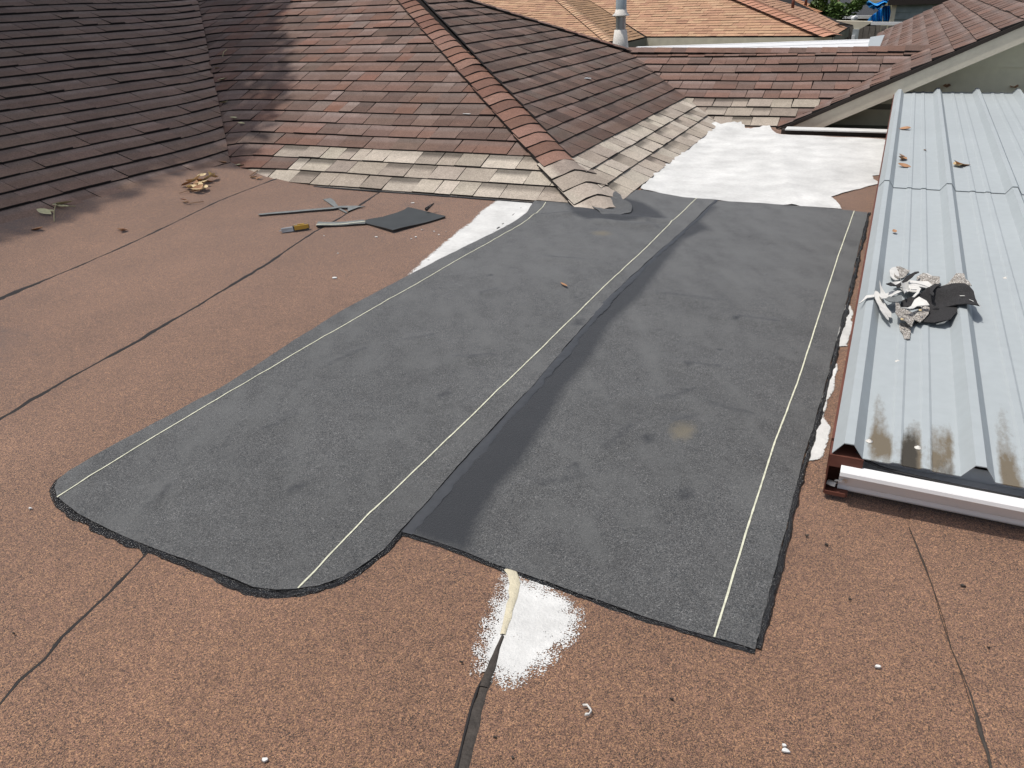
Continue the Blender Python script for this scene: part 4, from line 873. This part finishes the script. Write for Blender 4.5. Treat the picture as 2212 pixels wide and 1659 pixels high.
nb = empty('neighbour_house', 'neighbouring house with an orange brown shingled hip roof and tan fascia', 'house')
EL = onz(1397, 79.6, 0); ER = onz(1800.6, 78.0, 0); ed = (ER-EL).normalized(); en = Vector((-ed.y, ed.x, 0))
up_ = (en+Vector((0, 0, .42))).normalized(); nm = ed.cross(up_).normalized()
hipT = onpl(1590, -10, nm, EL); valT = onpl(1250, -14, nm, EL)
orp = [hexc(176, 140, 112), hexc(166, 130, 105), hexc(182, 150, 121), hexc(158, 120, 99), hexc(177, 145, 116), hexc(170, 132, 108)]
orp_shade = [hexc(150, 120, 92), hexc(136, 108, 84), hexc(160, 128, 98)]  # browner copy of the orange tones, with the wing slope's shade painted in
def mkslope(O, S, T, pts, pal, sd, w0=.14, w1=.5, name='roof_slope', ex=.17, hb=(.006, .016)):
    s = Slope(O, S, T, pts, flex=lambda a, b: 0.)
    pr = prism(name, [s.P(a, b, -.01) for a, b in s.poly], -s.N*.1, M['under'], nb)
    tt = s.tabs(ex, w0, w1, lambda k, x, y, u, r: vary(blend(r.choice(pal), pal[0], .35), r, .05), hb, sd, gap=.002)
    o = tab_mesh('shingle_field', tt, pr, GM); o['kind'] = 'stuff'; return s
mkslope(EL, ed, up_, [EL, ER, hipT, valT], orp, 41)
FR = onz(1844, 52.6, 0); e2 = (FR-ER).normalized(); n2 = (FR-ER).cross(hipT-ER).normalized(); n2 = n2 if n2.z > 0 else -n2
up2 = n2.cross(e2); up2 = up2 if up2.z > 0 else -up2
far2 = onpl(1766, 28, n2, ER); far3 = onpl(1700, -6, n2, ER)
mkslope(ER, e2, up2, [ER, FR, far2, far3, hipT], [hexc(170, 133, 108), hexc(163, 126, 102), hexc(156, 120, 98)], 42, .3, .9)
f4 = [onpl(1766, 27, n2, ER), onpl(1785, 24, n2, ER), onpl(1700, -8, n2, ER)]
mkslope(ER, e2, up2, [far2+Vector((0, 0, .02)), onpl(1786, 23, n2, ER)+Vector((0, 0, .02)), onpl(1712, -6, n2, ER), far3], [hexc(176, 128, 96), hexc(168, 122, 92)], 45, .3, .9)
WL = onz(1351, 91, 0); n3 = (WL-EL).cross(valT-EL).normalized(); n3 = n3 if n3.z > 0 else -n3
e3 = (WL-EL).normalized(); up3 = n3.cross(e3); up3 = up3 if up3.z > 0 else -up3
hA = onpl(1322, 92, n3, EL); hB = onpl(1205, -6, n3, EL)
mkslope(EL, e3, up3, [EL, WL, hA, hB, onpl(1262, -6, n3, EL), valT], orp_shade, 43)
n4 = (hB-hA).cross(ed).normalized(); n4 = n4 if n4.z > 0 else -n4; up4 = n4.cross(ed); up4 = up4 if up4.z > 0 else -up4
mkslope(hA, ed, up4, [hA, hB, onpl(1000, -6, n4, hA), onpl(1000, 100, n4, hA)], orp, 44)
def caprow(p0, p1, pal, sp=.22, hw=.18, drop=.3):
    T = (p1-p0).normalized(); Wd = Vector((T.y, -T.x, 0)).normalized(); L = (p1-p0).length; q = 0
    while q < L: cap(nb, p0+T*q, T, Wd, None, drop, hw, .3, vary(rnd.choice(pal), rnd, .05), tilt=.02, rise=.03); q += sp
caprow(hA, hB, orp[:3]); caprow(ER, hipT, [hexc(178, 131, 108), hexc(170, 124, 100)], .25, .34, .2)
prism('fascia_board', [EL+Vector((0, 0, -.03)), ER+Vector((0, 0, -.03)), ER+Vector((0, 0, -.30)), EL+Vector((0, 0, -.30))], -en*-.04, M['pale'], nb)
prism('fascia_board', [EL+Vector((0, 0, -.03)), WL+Vector((0, 0, -.03)), WL+Vector((0, 0, -.32)), EL+Vector((0, 0, -.32))], (-.04, 0, 0), M['darkwall'], nb)
prism('fascia_board', [ER+Vector((0, 0, -.03)), FR+Vector((0, 0, -.03)), FR+Vector((0, 0, -.30)), ER+Vector((0, 0, -.30))], (-.04, 0, 0), M['darkwall'], nb)
ci = [EL+en*.6, ER+en*.6-ed*.6, FR-ed*.6, EL+en*6]
prism('wall', [p+Vector((0, 0, -2.65)) for p in ci], (0, 0, 2.5), M['darkwall'], nb)
for u, v0, v1 in [(1712, 8, 18), (1740, -4, 13)]:
    a = onpl(u, v1, n2, ER); tube('roof_vent', [a, a+Vector((0, 0, .35))], .05, M['rust'], nb, 8)

# dark roofed house, tarpaulin, grey siding house, fence, gutter
dh = empty('dark_roof_house', 'distant house with a charcoal shingled roof and thin white gutter', 'house')
y0 = 38; e = [aty(1690, 34, y0), aty(1893, 33.5, y0), aty(1907, 25, y0+3), aty(1862, -14, y0+6), aty(1640, -16, y0+6)]
mk('roof_slope', e, [(0, 1, 2, 3, 4)], M['droof'], dh)
a, b = aty(1690, 34, y0-.1), aty(1893, 33, y0-.1); prism('gutter', [a, b, b-Vector((0, 0, .12)), a-Vector((0, 0, .12))], (0, -.12, 0), M['gutw'], dh)
a, b = aty(1893, 33, y0-.1), aty(1907, 25.5, y0+2.9); prism('rake_trim', [a, b, b-Vector((0, 0, .14)), a-Vector((0, 0, .14))], (.05, -.05, 0), M['pale'], dh)
a, b = aty(1690, 36, y0+.5), aty(1905, 32, y0+.5); prism('wall', [Vector((a.x, a.y, -2.7)), Vector((b.x, b.y, -2.7)), b, a], (0, .2, 0), M['brown'], dh)
gp0 = aty(1845.5, 40, y0-.6); s_ = .14
V, F = [], []
lathe('lamp_globe', gp0, [(0, -s_), (s_*.6, -s_*.8), (s_, 0), (s_*.8, s_*.6), (0, s_)], M['glass'], dh, 12)
lathe('lamp_bracket', gp0+Vector((0, .2, 0)), [(.04, -.05), (.04, .2)], M['brown'], dh, 8)
# tarpaulin with folds
def grid(name, c4, nu, nv, fn, mt_, parent=None):
    V, F = [], []
    for j in range(nv+1):
        for i in range(nu+1):
            p = (c4[0].lerp(c4[1], i/nu)).lerp(c4[3].lerp(c4[2], i/nu), j/nv); V.append(p+fn(i/nu, j/nv))
    for j in range(nv):
        for i in range(nu): k = j*(nu+1)+i; F.append((k, k+1, k+nu+2, k+nu+1))
    o = mk(name, V, F, mt_, parent, smooth=True); md = o.modifiers.new('thickness', 'SOLIDIFY'); md.thickness = .01; return o
tp = empty('tarpaulin', 'bright blue tarpaulin hung in folds between two distant houses', 'tarpaulin')
yT = 36.
grid('hanging_sheet', [aty(1874, 47, yT), aty(1905, 47, yT), aty(1911, 12, yT), aty(1878, 38, yT)][::1], 30, 16, lambda u, v: Vector((0, .12*math.sin(u*17+v*2), 0)), M['tarp'], tp)
grid('upper_sheet', [aty(1887, 22, yT-.3), aty(1908, 16, yT-.3), aty(1921, 3, yT-.3), aty(1862, 5, yT-.3)], 26, 20, lambda u, v: Vector((0, .25*math.sin(v*13+u*3), .06*math.sin(u*9))), M['tarp'], tp)
grid('hanging_sheet', [aty(1908, 47, yT-.2), aty(1925, 47, yT-.2), aty(1924, 12, yT-.2), aty(1908, 12, yT-.2)], 24, 10, lambda u, v: Vector((0, .14*math.sin(u*19), 0)), M['tarp'], tp)
gh = empty('siding_house', 'grey green clapboard house with dark brown eave behind the fence', 'house')
yS = 34.; xl = aty(1934, 30, yS).x; xr_ = xl+4.5; zt = aty(1960, 10, yS).z
boxo('wall', (xl, yS+.05, -2.7), (xr_, yS+3, zt), M['brown'], gh)
zz = zt; 
while zz > -2.6:
    prism('siding_board', [(xl, yS-.0, zz-.24), (xr_, yS-.0, zz-.24), (xr_, yS+.03, zz), (xl, yS+.03, zz)], (0, .02, 0), M['clap'], gh); zz -= .235
boxo('corner_board', (xl-.16, yS-.02, -2.7), (xl-.0, yS+.06, zt), M['pale'], gh)
boxo('eave', (xl-.3, yS-.2, zt), (xr_+.3, yS+3.4, zt+1.2), M['brown'], gh)
bd = aty(1896, 0, yS+3); boxo('back_wall', (bd.x-1.0, yS+3.1, bd.z-.05), (xl, yS+3.2, bd.z+1), M['pale'], gh)
fn = empty('board_fence', 'weathered grey vertical board fence behind the neighbouring eave corner', 'fence')
yN = 30.; ztop = aty(1900, 56, yN).z; x0 = aty(1805, 60, yN).x; x1 = aty(1990, 60, yN).x; q = x0; i = 0
while q < x1:
    wd = .17+rnd.uniform(-.012, .012); boxo('fence_board', (q, yN+rnd.uniform(-.01, .02), -2.7), (q+wd-.012, yN+.03, ztop+rnd.uniform(-.05, .04)), M['fence'], fn); q += wd; i += 1
boxo('rail', (x0, yN+.04, ztop-.35), (x1, yN+.09, ztop-.25), M['fence'], fn)
q = x0
while q < x1: boxo('post', (q, yN+.05, -2.7), (q+.1, yN+.15, ztop+.12), M['fence'], fn); q += 2.0
aw = empty('carport', 'cream carport corner with white gutter and downspout in front of the fence', 'carport')
yG = 28.5
prism('soffit', [aty(1806, 44.6, yG), aty(1884, 46.6, yG), aty(1881, 50, yG), aty(1855, 64, yG), aty(1844.5, 64, yG), aty(1843, 54, yG)], (0, .3, 0), M['pale'], aw)
a, b = aty(1882, 47, yG-.1), aty(1971, 47.5, yG-.1); prism('gutter', [a, b, b-Vector((0, 0, .085)), a-Vector((0, 0, .085))], (0, -.12, 0), M['gutw'], aw)
a = aty(1849.5, 63, yG); boxo('downspout', (a.x-.09, yG-.05, -2.7), (a.x+.09, yG+.08, a.z), M['lead'], aw); a = aty(1844, 76, yG); boxo('downspout', (a.x-.045, yG-.15, -2.7), (a.x+.045, yG-.06, a.z), M['gutw'], aw)
boxo('post', (aty(1915, 60, yG).x, yG+.1, -2.7), (aty(1918, 60, yG).x, yG+.18, aty(1915, 50, yG).z), M['pale'], aw)
a, b = aty(1806, 45, yG), aty(1971, 49, yG); boxo('carport_roof', (a.x, yG+.02, b.z-.04), (b.x, yG+.06, b.z), M['brown'], aw)
# shrubs and trees
def foliage(name, blobs, nleaf, size, seed, mt_, parent):
    r = random.Random(seed); V, F = [], []
    for (c, rad, wt) in blobs:
        for _ in range(int(nleaf*wt)):
            d = Vector((r.gauss(0, 1), r.gauss(0, 1), r.gauss(0, 1))).normalized()*(r.random()**.4)
            p = Vector(c)+Vector((d.x*rad[0], d.y*rad[1], d.z*rad[2]))
            a = Vector((r.uniform(-1, 1), r.uniform(-1, 1), r.uniform(-.7, .7))).normalized(); b_ = a.cross(Vector((r.uniform(-1, 1), r.uniform(-1, 1), r.uniform(-1, 1)))).normalized()
            s = size*r.uniform(.6, 1.3); k = len(V); V += [p-a*s, p+b_*s*.45, p+a*s, p-b_*s*.45]; F.append((k, k+1, k+2, k+3))
    return mk(name, V, F, mt_, parent)
sh = empty('young_tree', 'leafy green young tree between the orange and charcoal roofs', 'tree')
yT2 = 33
bl = [(aty(u, v, yT2), (r_*.02, r_*.02, r_*.02), wt) for u, v, r_, wt in [(1762, 8, 9, .5), (1776, 18, 12, .8), (1790, 30, 16, 1.), (1800, 14, 14, .6), (1818, 26, 16, .8), (1838, 20, 12, .5), (1852, 8, 11, .5), (1800, 40, 16, 1.), (1780, -4, 10, .4), (1866, 0, 8, .3), (1755, 12, 5, .2)]]
foliage('crown', bl, 260, .09, 3, M['green'], sh)
tr = aty(1800, 45, yT2); tube('trunk', [(tr.x, yT2, -2.7), (tr.x+.05, yT2, tr.z), (tr.x+.1, yT2, tr.z+.9)], lambda t: .09*(1.2-t), M['bark'], sh, 8)
# big tree to the left of the house: it shades the left slope
def bigtree(cx_, cy_, cz_, rx, ry, rz, seed, lab):
    t = empty('shade_tree', lab, 'tree', 'trees standing left of the house'); r = random.Random(seed)
    bl = [((cx_, cy_, cz_), (rx, ry, rz), 14)]
    for i in range(6):
        d = Vector((r.gauss(0, 1), r.gauss(0, 1), r.gauss(0, 1))).normalized()
        bl.append(((cx_+d.x*rx*.5, cy_+d.y*ry*.5, cz_+d.z*rz*.5), (rx*.5, ry*.5, rz*.5), 1))
    foliage('crown', bl, 1150, .14, seed, M['green'], t)
    tube('trunk', [(cx_-3.2, cy_, -2.7), (cx_-3., cy_, 0), (cx_-1.6, cy_+.2, cz_-rz*.6), (cx_, cy_, cz_+rz*.5)], lambda q: .3*(1.2-q), M['bark'], t, 10)
    for i in range(5):
        a = r.uniform(0, 6.28); tube('limb', [(cx_, cy_, cz_-rz*.7), (cx_+math.cos(a)*rx*.4, cy_+math.sin(a)*ry*.4, cz_), (cx_+math.cos(a)*rx*.7, cy_+math.sin(a)*ry*.7, cz_+rz*.4)], lambda q: .12*(1.2-q), M['bark'], t, 6)
for q in ((-11.35, .0, 7.4, 3.3, 'nearest the viewer of the four round trees left of the house'), (-11.3, 2.4, 7.6, 3.3, 'second nearest of the four round trees left of the house'), (-11.2, 4.9, 7.4, 3.2, 'third nearest of the four round trees left of the house'), (-11.9, 7.2, 7.4, 2.7, 'farthest of the four round trees left of the house')):
    bigtree(q[0], q[1], q[2], q[3], q[3], 2.2, int(50+q[1]*3), q[4])
bpy.context.view_layer.update()
